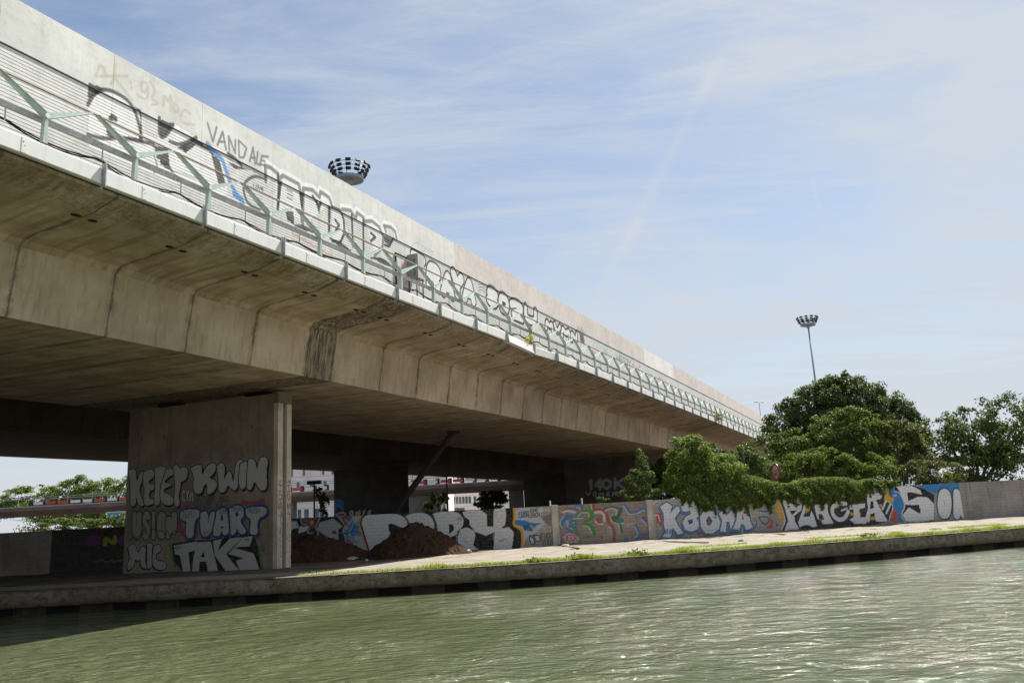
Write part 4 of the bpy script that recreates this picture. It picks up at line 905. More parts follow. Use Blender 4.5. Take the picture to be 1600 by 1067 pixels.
def mast(label, px, py, dist_plane, halfw):
    if dist_plane[0] == 'n': P_ = at_plane(px, py, N, dist_plane[1])
    else: P_ = at_y(px, py, dist_plane[1])
    k = halfw; t = thing('floodlight_mast', label, 'floodlight mast', (P_[0], P_[1], 0), 0, 'crown-topped floodlight masts'); h = P_[2]
    MB().tube([(0, 0, 0), (0, 0, h * .5), (0, 0, h)], [.42, .33, .2], 14).build('pole', M_steel, t, smooth=True)
    MB().lathe([(.12 * k, h - .30 * k), (.16 * k, h - .26 * k), (.20 * k, h - .05 * k), (.60 * k, h - .03 * k), (.64 * k, h - .06 * k), (.70 * k, h - .05 * k), (.70 * k, h + .10 * k), (.66 * k, h + .10 * k), (.60 * k, h + .02 * k), (.1 * k, h + .03 * k)], 32).build('platform', M_steel, t, smooth=False)
    rg = MB()
    for r_, z_ in ((.78, .30), (.86, .48), (.95, .66)):
        pts = [(r_ * k * math.cos(a_), r_ * k * math.sin(a_), h + z_ * k) for a_ in np.linspace(0, 2 * math.pi, 33)]; rg.tube(pts, .02 * k, 5, False)
    for a_ in np.linspace(0, 2 * math.pi, 9)[:-1]: rg.tube([(.68 * k * math.cos(a_), .68 * k * math.sin(a_), h + .05 * k), (.95 * k * math.cos(a_), .95 * k * math.sin(a_), h + .68 * k)], .018 * k, 5)
    rg.build('lamp_ring', M_steel, t)
    fl = MB().box(-.13 * k, .13 * k, -.05 * k, .03 * k, -.075 * k, .065 * k).box(-.10 * k, .10 * k, .03 * k, .07 * k, -.05 * k, .04 * k).box(-.012 * k, .012 * k, -.03 * k, .0, -.14 * k, -.06 * k)
    me = new_mesh('floodlight', fl.v, fl.f, M_lamp)
    for i, (r_, z_) in enumerate(((.80, .30), (.88, .50), (.97, .70))):
        for a_ in np.arange(12) * 2 * math.pi / 12 + .12:
            o = link('floodlight', me, t, (r_ * k * math.cos(a_), r_ * k * math.sin(a_), h + z_ * k)); o.rotation_euler = (R(-24), 0, a_ + math.pi / 2)
    return t
mast('tall mast with a crown of black floodlights rising behind the noise barrier', 546, 281, ('n', -73.5), 3.15)
mast('tall mast with a crown of floodlights on a bare pole above the dark tree', 1262.5, 508, ('y', 262), 3.12)

# ================================================================== graffiti wall along the towpath
WA, WB, WC, WD_ = np.array([-28.0, 54.55]), np.array([1.75, 55.2]), np.array([7.7, 56.55]), np.array([30.0, 63.2])
class Seg:
    def __init__(s, a, b, h, tilt=0.0):
        s.a, s.b, s.h, s.tilt = a, b, h, tilt; s.L = float(np.linalg.norm(b - a)); s.d = (b - a) / s.L; s.rz = math.atan2(s.d[1], s.d[0]); s.nrm = np.array([-s.d[1], s.d[0], 0])
        s.P = Paint(np.linspace(.001, s.L - .001, int(s.L / .035)), np.concatenate([[-.4], np.arange(-.08, h, .035), [h]])); s.P.soft = .035
    def uv(s, px, py):
        p = at_plane(px, py, s.nrm, float(s.nrm[:2] @ s.a)); u = float((p[:2] - s.a) @ s.d); return np.array([u, p[2] / (1 + s.tilt * u)])
    def build(s, mat, parent, base, label=None):
        o = painted_panel('wall_panel', s.P, lambda u, v, d_: (u + 0 * v, d_ + 0 * u, v * (1 + s.tilt * u)), .22, mat, parent, (s.a[0] - base[0], s.a[1] - base[1], 0), s.rz)
        if label: o['label'] = label
        return o
SA, SB, SC = Seg(WA, WB, 2.52, -.0022), Seg(WB, WC, 2.37), Seg(WC, WD_, 2.40, .0022)
def paint_SA():
    P = SA.P; z1, z2, z3 = zoomed(150, 690, 1600 / 330), zoomed(420, 690, 1600 / 330), zoomed(540, 740, 1600 / 330)
    f1, f2, f3 = [(lambda x, y, zz=zz: SA.uv(*zz(x, y))) for zz in (z1, z2, z3)]
    bl = (.013, .013, .014); sl_ = (.66, .655, .65)
    def path(f, pts, w, c, a=.95):
        q = np.array([f(*p) for p in pts]); P.stroke(chaikin(q, 2) if len(q) > 2 else q, w, c, a)
    # dark rolled-on ground left of the silver piece
    P.poly([(0, -.1), (16.7, -.1), (16.7, 2.6), (0, 2.6)], bl, .93)
    for ch, x0, x1, c in (('S', -90, 45, (.15, .03, .15)), ('N', 48, 165, (.28, .33, .02)), ('O', 160, 235, (.16, .05, .18))): fat(P, ch, [f1(x0, 700), f1(x1, 700), f1(x0, 800), f1(x1, 800)], c, bl, .4, .04)
    scribble(P, [f1(0, 880), f1(210, 880), f1(0, 930), f1(210, 930)], .05, (.3, .3, .3), 14, .6)
    P.poly([f2(*p) for p in ((115, 600), (210, 600), (230, 650), (180, 660), (140, 720), (112, 720), (150, 650), (115, 640))], sl_); path(f2, [(120, 608), (205, 608), (215, 648), (165, 660), (135, 710)], .06, (.6, .6, .6), .6)
    P.poly([f2(*p) for p in ((235, 640), (300, 640), (290, 670), (240, 690), (220, 690))], sl_)
    P.poly([f2(*p) for p in ((240, 570), (375, 570), (350, 660), (310, 655), (300, 625), (245, 618))], (.20, .06, .035))
    for k in range(8): path(f2, [(rng.uniform(255, 350), rng.uniform(580, 640)), (rng.uniform(255, 350), rng.uniform(580, 640))], .05, (.32, .30, .26), .4)
    path(f2, [(320, 605), (335, 600), (328, 625), (318, 608)], .08, (.5, .5, .5))
    wl_ = (.42, .5, .42)
    path(f2, [(245, 560), (245, 625), (290, 630), (310, 655), (285, 690), (330, 690)], .06, wl_); path(f2, [(390, 570), (350, 655), (380, 690), (360, 720)], .06, wl_)
    P.poly([f2(*p) for p in ((400, 570), (520, 560), (580, 645), (555, 670), (590, 760), (540, 760), (360, 660))], bl)
    P.poly([f2(*p) for p in ((385, 610), (490, 580), (560, 640), (525, 665), (530, 740), (470, 740), (365, 665))], (.42, .42, .41))
    P.poly([f2(*p) for p in ((470, 690), (500, 670), (520, 700))], bl); path(f2, [(520, 560), (590, 640), (555, 660), (590, 760)], .06, wl_)
    P.poly([f2(*p) for p in ((545, 560), (630, 560), (610, 620), (580, 640))], (.22, .06, .03))
    P.poly([f2(*p) for p in ((575, 640), (640, 570), (720, 555), (690, 640), (770, 850), (600, 800), (590, 730))], (.44, .45, .45))
    for k in range(34): path(f2, [(rng.uniform(580, 700), rng.uniform(570, 760)), (rng.uniform(580, 710), rng.uniform(570, 770))], rng.uniform(.05, .16), (.02, .16, .40) if rng.random() < .7 else (.45, .45, .45), .75)
    path(f2, [(540, 690), (590, 695), (640, 670), (720, 700)], .10, (.02, .12, .34)); P.poly([f2(*p) for p in ((580, 720), (640, 760), (640, 790), (590, 770))], (.28, .06, .05), .8)
    scribble(P, [f2(590, 610), f2(650, 605), f2(590, 650), f2(650, 645)], .035, bl, 10)
    # the big silver FORK: black field, yellow edge, then letters
    P.poly([f3(*p) for p in ((110, 310), (150, 285), (1300, 250), (1300, 395), (1345, 440), (1340, 600), (190, 640), (150, 500))], bl)
    path(f3, [(150, 300), (112, 330), (105, 390), (140, 500), (195, 600)], .14, (.55, .33, .02), 1)
    L = [((120, 370), (135, 325), (180, 305), (290, 297), (380, 300), (450, 330), (475, 370), (468, 405), (430, 410), (375, 385), (325, 370), (325, 430), (345, 450), (290, 520), (205, 640), (175, 560))]
    pieces(P, f3, L, sl_, bl, .10)
    P.poly([f3(*p) for p in ((440, 320), (480, 298), (590, 292), (650, 320), (675, 380), (665, 450), (610, 480), (560, 470), (570, 400), (550, 360), (520, 400), (480, 470), (470, 420), (480, 370))], sl_)
    path(f3, [(440, 320), (470, 350), (478, 400), (465, 440)], .10, bl); path(f3, [(445, 318), (500, 292), (590, 287), (655, 318), (682, 380), (670, 460)], .10, bl); path(f3, [(580, 300), (640, 335), (662, 400), (650, 460)], .05, (.72, .78, .74), .8)
    P.poly([f3(*p) for p in ((550, 360), (575, 400), (572, 430), (520, 430), (530, 390))], bl)
    P.poly([f3(*p) for p in ((650, 300), (700, 287), (800, 283), (860, 295), (895, 340), (890, 400), (850, 440), (835, 470), (835, 590), (720, 590), (690, 500), (680, 380))], sl_)
    P.poly([f3(*p) for p in ((785, 380), (815, 385), (822, 420), (800, 445), (783, 455))], bl); P.poly([f3(*p) for p in ((790, 480), (838, 462), (835, 590), (800, 560))], bl)
    path(f3, [(650, 300), (700, 283), (800, 278), (865, 290), (902, 340), (895, 400), (850, 440)], .09, bl); path(f3, [(655, 305), (690, 390), (692, 500)], .10, bl); path(f3, [(840, 470), (838, 530)], .05, (.55, .33, .02)); path(f3, [(800, 300), (860, 310), (885, 345), (880, 395)], .05, (.72, .78, .74), .8)
    P.poly([f3(*p) for p in ((850, 470), (870, 420), (920, 405), (975, 430), (985, 470), (965, 540), (1015, 575), (1005, 590), (850, 590))], sl_)
    path(f3, [(905, 350), (945, 345), (940, 380), (985, 430), (990, 480), (970, 545), (1015, 565), (1012, 600)], .10, bl, 1)
    P.poly([f3(*p) for p in ((885, 290), (930, 278), (1030, 275), (1070, 310), (1075, 400), (1115, 395), (1120, 310), (1125, 265), (1205, 262), (1215, 290), (1210, 380), (1180, 410), (1240, 405), (1272, 440), (1270, 500), (1255, 585), (1120, 590), (1110, 550), (1070, 470), (985, 440), (940, 385), (935, 345), (905, 330))], sl_)
    P.poly([f3(*p) for p in ((1070, 465), (1130, 440), (1120, 580), (1108, 552), (1085, 540))], bl); path(f3, [(1122, 450), (1120, 500)], .05, (.55, .33, .02))
    path(f3, [(1118, 260), (1115, 400)], .06, bl, 1); path(f3, [(1210, 265), (1212, 380), (1170, 415)], .05, (.62, .66, .63), .9)
    scribble(P, [f3(1160, 490), f3(1215, 490), f3(1160, 520), f3(1215, 520)], .03, bl, 10); scribble(P, [f3(895, 510), f3(930, 510), f3(895, 522), f3(930, 522)], .03, (.1, .1, .1), 8)
    for k in range(9): path(f3, [(835 + rng.uniform(0, 45), 300 + rng.uniform(0, 50)), (835 + rng.uniform(0, 45), 310 + rng.uniform(0, 60))], .03, (.1, .1, .1), .7)
    P.poly([f3(*p) for p in ((1285, 258), (1500, 255), (1475, 320), (1515, 380), (1440, 450), (1380, 470), (1345, 560), (1330, 430), (1290, 395), (1275, 330))], (.52, .52, .52))
    P.poly([f3(*p) for p in ((1285, 350), (1350, 350), (1400, 370), (1490, 375), (1430, 395), (1395, 385), (1420, 430), (1350, 425), (1340, 400), (1285, 385))], SKYB)
    path(f3, [(1310, 330), (1350, 325), (1380, 318)], .10, SKYB)
    path(f3, [(1276, 262), (1282, 330), (1270, 390), (1330, 415), (1343, 470), (1335, 568)], .15, (.62, .36, .02), 1)
    tagtext(P, 'FORK', [f3(1310, 290), f3(1385, 280), f3(1310, 320), f3(1385, 312)], .045, bl); tagtext(P, 'JUNE', [f3(1385, 265), f3(1460, 260), f3(1385, 292), f3(1460, 288)], .04, bl); tagtext(P, 'LERCH', [f3(1385, 300), f3(1470, 295), f3(1385, 330), f3(1470, 325)], .045, bl)
    tagtext(P, 'TOUTES', [f3(1465, 268), f3(1560, 262), f3(1465, 288), f3(1560, 284)], .05, (.6, .6, .6), .7); tagtext(P, 'ZOO LOU', [f3(1350, 392), f3(1440, 390), f3(1350, 410), f3(1440, 408)], .035, bl); tagtext(P, 'TINE', [f3(1350, 420), f3(1420, 418), f3(1350, 436), f3(1420, 434)], .035, bl)
    P.poly([f3(*p) for p in ((1480, 330), (1560, 300), (1555, 400), (1530, 385))], (.12, .11, .10), .7)
    for pts in (((1400, 470), (1425, 500), (1430, 530), (1405, 525), (1398, 490)), ((1430, 470), (1460, 470), (1475, 500), (1450, 510))):
        path(f3, list(pts) + [pts[0]], .14, bl); P.poly([f3(*p) for p in pts], (.55, .55, .55))
    for (t, x, y) in (('FUCK', 1480, 450), ('YOUS', 1490, 500)): tagtext(P, t, [f3(x, y), f3(x + 85, y - 4), f3(x, y + 42), f3(x + 85, y + 40)], .04, bl, .85)
    path(f3, [(1500, 555), (1510, 545), (1515, 560)], .03, bl)
def paint_SB():
    P = SB.P; f = lambda x, y: SB.uv(*zoomed(800, 780, 1600 / 220)(x, y))
    rd_, bl_, gn, dg, wt = (.36, .06, .06), (.03, .18, .42), (.05, .25, .04), (.02, .12, .05), (.56, .54, .50)
    def path(pts, w, c, a=.93):
        q = np.array([f(*p) for p in pts]); P.stroke(chaikin(q, 2) if len(q) > 2 else q, w, c, a)
    path([(580, 120), (640, 100), (710, 108), (780, 140)], .10, rd_); path([(580, 140), (640, 128), (715, 145)], .13, wt)
    path([(720, 115), (720, 70), (800, 68), (800, 130), (790, 200)], .15, bl_); path([(725, 90), (770, 85), (768, 130)], .05, wt); path([(812, 60), (812, 110), (770, 125)], .05, rd_)
    path([(895, 55), (908, 110)], .06, wt); P.poly([f(*p) for p in ((905, 50), (935, 50), (945, 105), (915, 120))], rd_)
    path([(570, 265), (600, 215), (640, 195), (690, 205), (715, 250), (710, 300), (660, 320)], .30, bl_); path([(655, 260), (690, 240), (730, 290), (700, 320)], .16, bl_); path([(650, 215), (690, 235), (720, 290)], .05, rd_)
    path([(590, 200), (550, 235), (545, 290), (575, 325)], .06, wt); path([(610, 260), (630, 240), (640, 270), (620, 320), (690, 335)], .06, wt); path([(695, 260), (715, 275), (705, 300)], .05, wt); path([(620, 325), (680, 360)], .14, bl_)
    path([(755, 400), (715, 330), (720, 200), (770, 145), (840, 130), (900, 140)], .12, gn); path([(830, 130), (910, 130), (925, 180), (880, 230), (840, 230), (830, 280), (880, 290), (910, 320), (940, 395)], .22, gn)
    path([(750, 190), (780, 155), (830, 148), (880, 155), (872, 205)], .06, wt); path([(810, 305), (870, 305), (905, 380)], .06, wt); path([(690, 218), (810, 212)], .05, wt)
    path([(940, 115), (1020, 110), (1080, 160), (1100, 280), (1140, 295), (1160, 340), (1165, 480)], .17, rd_); path([(945, 150), (1000, 140), (1045, 170), (1050, 240)], .16, wt); path([(945, 240), (970, 280), (1030, 280)], .09, wt); path([(975, 235), (1000, 240), (995, 250)], .24, rd_)
    path([(1090, 315), (1125, 318), (1125, 380)], .06, wt); path([(1165, 350), (1165, 470)], .10, rd_, .6)
    path([(1045, 110), (1100, 85), (1180, 85), (1230, 110)], .09, dg); path([(1060, 130), (1110, 100), (1195, 115), (1180, 175)], .07, wt); path([(1235, 110), (1215, 180), (1200, 210), (1150, 205), (1150, 235), (1200, 240), (1240, 250)], .22, dg); path([(1120, 210), (1140, 260), (1190, 275)], .06, wt); path([(1190, 240), (1250, 240)], .15, gn); path([(1240, 225), (1260, 250)], .18, bl_)
    path([(1235, 280), (1245, 370)], .13, dg); path([(1210, 280), (1225, 380)], .05, wt)
    path([(1255, 60), (1290, 65), (1340, 150), (1380, 155), (1430, 140), (1480, 105), (1515, 115)], .17, bl_); path([(1265, 70), (1310, 150), (1330, 170), (1420, 165), (1490, 120), (1510, 135)], .06, wt); path([(1290, 50), (1340, 140), (1390, 145), (1440, 125)], .04, rd_)
    P.poly([f(*p) for p in ((1465, 210), (1515, 180), (1522, 255), (1495, 245))], bl_); P.poly([f(*p) for p in ((1505, 225), (1528, 215), (1528, 255))], rd_); path([(1465, 230), (1500, 255), (1530, 300)], .07, wt)
    path([(1405, 290), (1440, 380), (1530, 400)], .13, bl_); path([(1400, 320), (1440, 395), (1380, 450)], .06, wt); path([(1400, 465), (1440, 430), (1500, 400)], .24, bl_, .75); path([(1450, 385), (1545, 415)], .06, rd_); path([(1290, 445), (1325, 460)], .14, bl_, .6); path([(1240, 270), (1270, 272)], .07, wt); path([(1300, 290), (1400, 268)], .06, wt, .6)
    p = [(570, 430), (590, 395), (650, 378), (710, 390), (770, 450), (740, 490), (660, 500), (590, 480)]
    path(p + [p[0]], .07, (.08, .06, .07)); P.poly([f(*q) for q in p], (.50, .46, .44))
    for k, ch in enumerate('OECK'):
        x0 = 585 + k * 42
        for st in G[ch]: P.stroke(quad_map(chaikin(st, 1), [f(x0, 398), f(x0 + 34, 402), f(x0, 470), f(x0 + 34, 470)]), .06, (.45, .08, .10))
    path([(690, 450), (700, 490), (675, 495)], .05, (.45, .08, .1)); path([(530, 480), (560, 500)], .2, (.3, .1, .11), .5); path([(770, 480), (800, 440)], .08, (.35, .1, .14), .6); path([(1010, 420), (1020, 435)], .22, rd_, .6)
    for k in range(6): path([(rng.uniform(730, 950), rng.uniform(400, 440)), (rng.uniform(730, 950), rng.uniform(410, 440))], .1, gn, .35)
    for x, y in ((520, 140), (560, 130), (535, 180)): path([(x, y), (x + 40, y - 15)], .09, (.35, .06, .05), .7); 
    path([(545, 130), (570, 150)], .06, wt, .7)
def paint_SC():
    P = SC.P; z5, z6 = zoomed(1000, 690, 1600 / 330), zoomed(1150, 690, 1600 / 330)
    f5, f6 = [(lambda x, y, zz=zz: SC.uv(*zz(x, y))) for zz in (z5, z6)]
    bu, sl_, rd_, bl, wt = (.025, .10, .27), (.68, .67, .665), (.50, .085, .05), (.016, .016, .018), (.75, .75, .74)
    def path(f, pts, w, c, a=.95):
        q = np.array([f(*p) for p in pts]); P.stroke(chaikin(q, 2) if len(q) > 2 else q, w, c, a)
    P.poly([f5(*p) for p in ((120, 540), (180, 530), (175, 600), (160, 645), (130, 600))], rd_); P.poly([f5(*p) for p in ((420, 690), (440, 670), (475, 690), (450, 712))], rd_); P.poly([f5(*p) for p in ((985, 570), (1010, 600), (1000, 660), (955, 655), (990, 620))], rd_)
    path(f5, [(105, 560), (140, 550), (150, 600)], .05, wt); path(f5, [(100, 470), (125, 450)], .05, wt)
    for pts in ([(150, 490), (205, 458), (242, 485), (230, 540), (275, 487), (310, 500), (302, 528), (264, 578), (287, 632), (332, 690), (285, 704), (247, 645), (240, 700), (225, 730), (168, 716), (190, 690), (182, 620), (178, 540)],
                [(312, 490), (350, 450), (415, 452), (448, 510), (444, 560), (425, 580), (452, 610), (440, 660), (390, 682), (340, 664), (322, 612), (342, 570), (385, 545), (380, 520), (350, 530), (320, 525)],
                [(455, 560), (480, 525), (520, 515), (560, 530), (600, 520), (612, 600), (600, 660), (550, 695), (495, 692), (460, 645)],
                [(598, 535), (640, 520), (655, 560), (692, 515), (722, 535), (716, 620), (735, 662), (690, 682), (676, 605), (656, 605), (652, 685), (606, 676), (622, 600)],
                [(738, 510), (780, 485), (818, 520), (836, 600), (856, 652), (800, 668), (790, 625), (765, 625), (755, 668), (702, 662), (730, 590)]):
        q = [f5(*p) for p in pts] + [f5(*pts[0])]; qq = np.array(q)
        for k in (.5, 1.0): P.stroke(qq + np.array([-.05, -.09]) * k, .17, bu)
        P.stroke(qq, .21, (.30, .40, .52)); P.stroke(qq, .15, bu); P.poly(q[:-1], sl_)
    P.poly([f5(*p) for p in ((362, 592), (398, 585), (402, 615), (372, 625))], bu); P.poly([f5(*p) for p in ((500, 590), (525, 560), (550, 600), (530, 635), (508, 630))], bu); path(f5, [(350, 470), (380, 462), (395, 470)], .05, bu); path(f5, [(480, 640), (520, 680), (590, 650)], .04, (.3, .3, .32), .6)
    P.poly([f5(*p) for p in ((515, 620), (525, 580), (538, 620))], (.5, .09, .05)); P.poly([f5(*p) for p in ((770, 590), (778, 545), (788, 585))], (.5, .09, .05))
    tagtext(P, 'RHA', [f5(190, 665), f5(245, 660), f5(190, 700), f5(245, 695)], .04, bu)
    path(f5, [(865, 580), (890, 610), (870, 650)], .07, bu); path(f5, [(900, 575), (930, 620), (960, 625), (985, 590), (960, 565), (900, 570)], .08, bu); path(f5, [(905, 520), (940, 530), (990, 520), (1000, 490)], .09, bu)
    path(f5, [(1030, 615), (1035, 640), (1042, 625)], .05, bl)
    # PLAGIA: yellow rays, silver letters edged in black
    yl = (.62, .36, .03)
    P.poly([f6(*p) for p in ((290, 455), (330, 450), (370, 610), (345, 615), (355, 585), (310, 580), (325, 550), (290, 515), (315, 500))], yl)
    P.poly([f6(*p) for p in ((325, 415), (480, 470), (1130, 380), (1190, 470), (1165, 600), (1000, 640), (640, 660), (345, 675), (380, 600), (340, 490))], bl, .93)
    path(f6, [(318, 430), (350, 500), (375, 600), (345, 670)], .05, wt)
    P.poly([f6(*p) for p in ((540, 470), (575, 462), (560, 520), (525, 545))], yl); P.poly([f6(*p) for p in ((1130, 395), (1155, 380), (1165, 415), (1200, 430), (1190, 460), (1120, 440))], yl)
    P.poly([f6(*p) for p in ((1175, 340), (1215, 335), (1280, 480), (1245, 550), (1270, 610), (1230, 610), (1200, 540), (1185, 470), (1200, 430), (1165, 410))], SKYB); P.poly([f6(*p) for p in ((1380, 330), (1700, 300), (1700, 420), (1460, 380))], SKYB)
    P.poly([f6(*p) for p in ((1175, 530), (1205, 510), (1225, 540), (1215, 575), (1235, 585), (1220, 612), (1165, 600), (1185, 570))], rd_)
    P.poly([f6(*p) for p in ((335, 425), (460, 490), (500, 470), (495, 520), (440, 560), (450, 610), (480, 660), (365, 672), (395, 600), (370, 500))], sl_); P.poly([f6(*p) for p in ((405, 520), (460, 520), (425, 555))], bl)
    P.poly([f6(*p) for p in ((515, 480), (540, 475), (510, 570), (560, 565), (570, 520), (590, 560), (615, 640), (575, 650), (530, 632), (485, 650), (470, 610), (500, 530))], sl_)
    P.poly([f6(*p) for p in ((590, 480), (690, 460), (700, 540), (740, 620), (660, 625), (645, 600), (615, 580), (600, 520))], sl_); P.poly([f6(*p) for p in ((625, 550), (650, 545), (670, 590), (630, 590))], bl); P.poly([f6(*p) for p in ((630, 585), (660, 580), (648, 602))], rd_)
    path(f6, [(830, 470), (770, 465), (725, 500), (730, 560), (775, 600), (820, 590), (845, 540), (800, 515)], .34, bl, 1); path(f6, [(830, 468), (770, 463), (725, 500), (735, 560), (780, 595), (825, 580), (850, 530)], .26, sl_, 1); path(f6, [(755, 498), (775, 490)], .1, (.6, .35, .05)); path(f6, [(800, 520), (840, 505)], .12, sl_)
    P.poly([f6(*p) for p in ((860, 480), (980, 465), (975, 500), (935, 510), (940, 570), (995, 570), (985, 620), (900, 620), (860, 590), (890, 570), (890, 510), (860, 515))], sl_); P.poly([f6(*p) for p in ((868, 535), (888, 535), (885, 560), (866, 560))], yl); P.poly([f6(*p) for p in ((938, 535), (950, 530), (948, 560), (938, 558))], rd_)
    P.poly([f6(*p) for p in ((985, 400), (1115, 380), (1100, 430), (1060, 440), (1090, 500), (1150, 600), (1060, 605), (1050, 570), (1020, 575), (1010, 610), (975, 600), (1000, 500))], sl_); P.poly([f6(*p) for p in ((1020, 450), (1040, 450), (1045, 500), (1015, 510))], bl); P.poly([f6(*p) for p in ((1018, 545), (1050, 540), (1055, 590), (1015, 590))], bl); P.poly([f6(*p) for p in ((1020, 565), (1050, 565), (1050, 592), (1020, 592))], yl)
    P.poly([f6(*p) for p in ((1085, 475), (1105, 470), (1105, 505))], yl); path(f6, [(1110, 510), (1135, 450)], .14, sl_); path(f6, [(1140, 540), (1170, 470)], .14, sl_); path(f6, [(1130, 445), (1185, 465), (1190, 510), (1165, 560), (1160, 600)], .05, wt)
    path(f6, [(490, 660), (520, 640), (560, 645), (580, 660)], .2, bl)
    # the tall last letter
    P.poly([f6(*p) for p in ((1200, 335), (1330, 325), (1400, 345), (1500, 400), (1500, 620), (1285, 612), (1250, 550), (1285, 490), (1240, 380), (1205, 375))], bl)
    P.poly([f6(*p) for p in ((1215, 340), (1325, 330), (1395, 365), (1410, 400), (1320, 380), (1295, 385), (1305, 450), (1380, 415), (1450, 420), (1500, 470), (1500, 590), (1390, 610), (1290, 605), (1262, 552), (1310, 495), (1390, 545), (1400, 510), (1360, 480), (1280, 475), (1240, 375))], sl_)
    P.poly([f6(*p) for p in ((1340, 480), (1385, 478), (1400, 540), (1370, 520))], bl); path(f6, [(1200, 375), (1245, 385), (1285, 490), (1250, 550), (1285, 612)], .05, wt)
    for ch, x0, x1 in (('O', 1520, 1640), ('K', 1640, 1760)): fat(P, ch, [f6(x0, 350), f6(x1, 340), f6(x0, 600), f6(x1, 590)], sl_, bl, .42, .08)
    tagtext(P, 'OZ', [f6(1190, 402), f6(1218, 400), f6(1190, 414), f6(1218, 412)], .03, wt)
paint_SA(); paint_SB(); paint_SC()
M_block = concrete('block_wall', (.37, .33, .29), .4, paint=True, brick=True, wear=.25, spots=.2)
M_blockplain = concrete('bare_block_wall', (.30, .27, .235), .5, brick=True, spots=.3)
M_brickb = concrete('brown_block_wall', (.30, .238, .195), .35, paint=True, brick=True, wear=.35, spots=.2)
M_pilaster = concrete('flaking_pilaster', (.52, .46, .38), .8, spots=.9, scale=1.6, streakcol=(.1, .07, .05))
wb = (0.0, 56.0)
gw = thing('graffiti_wall', 'low block wall covered in silver, blue and black graffiti along the back of the towpath', 'wall', (0, 56, 0))
SA.build(M_block, gw, wb, 'shaded panel with the big silver and black letters')
SB.build(M_brickb, gw, wb, 'brown panel with red, green and blue line graffiti')
SC.build(M_block, gw, wb, 'panel with blue-edged and black-edged silver lettering')
for (px, w_) in ((866.5, .42), (1015.5, .40)):
    s = SB; p = at_plane(px, 800, s.nrm, float(s.nrm[:2] @ s.a))
    MB().box(-w_ / 2, w_ / 2, -.07, .225, -.3, 2.40).build('pilaster', M_pilaster, gw, (p[0] - wb[0], p[1] - wb[1], 0), s.rz, bevel=.02)
MB().box(-60, 0, 0, .22, -.3, 2.5).build('wall_panel', M_blockplain, gw, (WA[0] - wb[0], WA[1] - wb[1], 0), 0.0)
MB().box(0, 60, 0, .22, -.3, 2.52).build('wall_panel', M_blockplain, gw, (WD_[0] - wb[0], WD_[1] - wb[1], 0), SC.rz)
M_post = simple('white_post', (.6, .6, .58), .6)
for i, (px, y0, y1, lab) in enumerate(((860, 782, 792, 'short white metal stub on the wall top beside the left pilaster'), (909.5, 778, 789, 'thin grey metal stub on the wall top above the red, green and blue panel'), (1421, 745, 758, 'white leaning stub on the wall top beside the right end of the ivy'))):
    s = SB if px < 1017 and px > 866 else (SC if px > 1017 else SA)
    b_ = at_plane(px, y1, s.nrm, float(s.nrm[:2] @ s.a) + .1); t_ = at_plane(px - .8, y0, s.nrm, float(s.nrm[:2] @ s.a) + .1)
    o = MB().tube([(0, 0, 0), tuple(t_ - b_)], [.05, .045], 8).build('post', M_post, None, b_); tag(o, lab, 'post')

# ---- road sign half hidden in the bushes
M_red = simple('sign_red', (.42, .03, .035), .45, var=.06); M_signw = simple('sign_white', (.48, .47, .44), .5, var=.08, dirt=(.2, .19, .15), dirt_amt=.4); M_blk = simple('sign_black', (.02, .02, .02), .5)
q = at_y(1212, 737, 61.0); sg = thing('road_sign', 'round red-ringed road sign turned edge-on among the bushes behind the wall', 'road sign', (q[0], q[1], 0), R(-80))
rz_ = .56
MB().tube([(0, .06, 0), (0, .06, q[2] + .9)], .03, 8).build('pole', M_steel, sg)
dsk = lambda r0, r1, y0, y1: [(r * math.cos(a_), y, q[2] + r * math.sin(a_)) for a_ in np.linspace(0, 2 * math.pi, 41)[:-1] for r, y in ((r0, y0), (r1, y0), (r1, y1), (r0, y1))]
def ringmesh(r0, r1, y0, y1):
    v = dsk(r0, r1, y0, y1); f = []
    for k in range(40):
        a_, b_ = 4 * k, 4 * ((k + 1) % 40); f += [(a_, b_, b_ + 1, a_ + 1), (a_ + 1, b_ + 1, b_ + 2, a_ + 2), (a_ + 2, b_ + 2, b_ + 3, a_ + 3), (a_ + 3, b_ + 3, b_, a_)]
    mb = MB(); mb.add(v, f); return mb
ringmesh(rz_ * .76, rz_, -.02, .02).build('red_ring', M_red, sg); ringmesh(.001, rz_ * .758, -.012, .015).build('sign_face', M_signw, sg)
bars = MB()
for (x0, x1, z0, z1) in ((-.3, -.2, -.28, -.02), (-.12, .0, -.28, -.02), (.08, .18, -.28, -.02), (-.3, .3, .06, .11)): bars.box(x0, x1, -.018, -.0125, q[2] + z0, q[2] + z1)
bars.build('sign_marking', M_blk, sg)

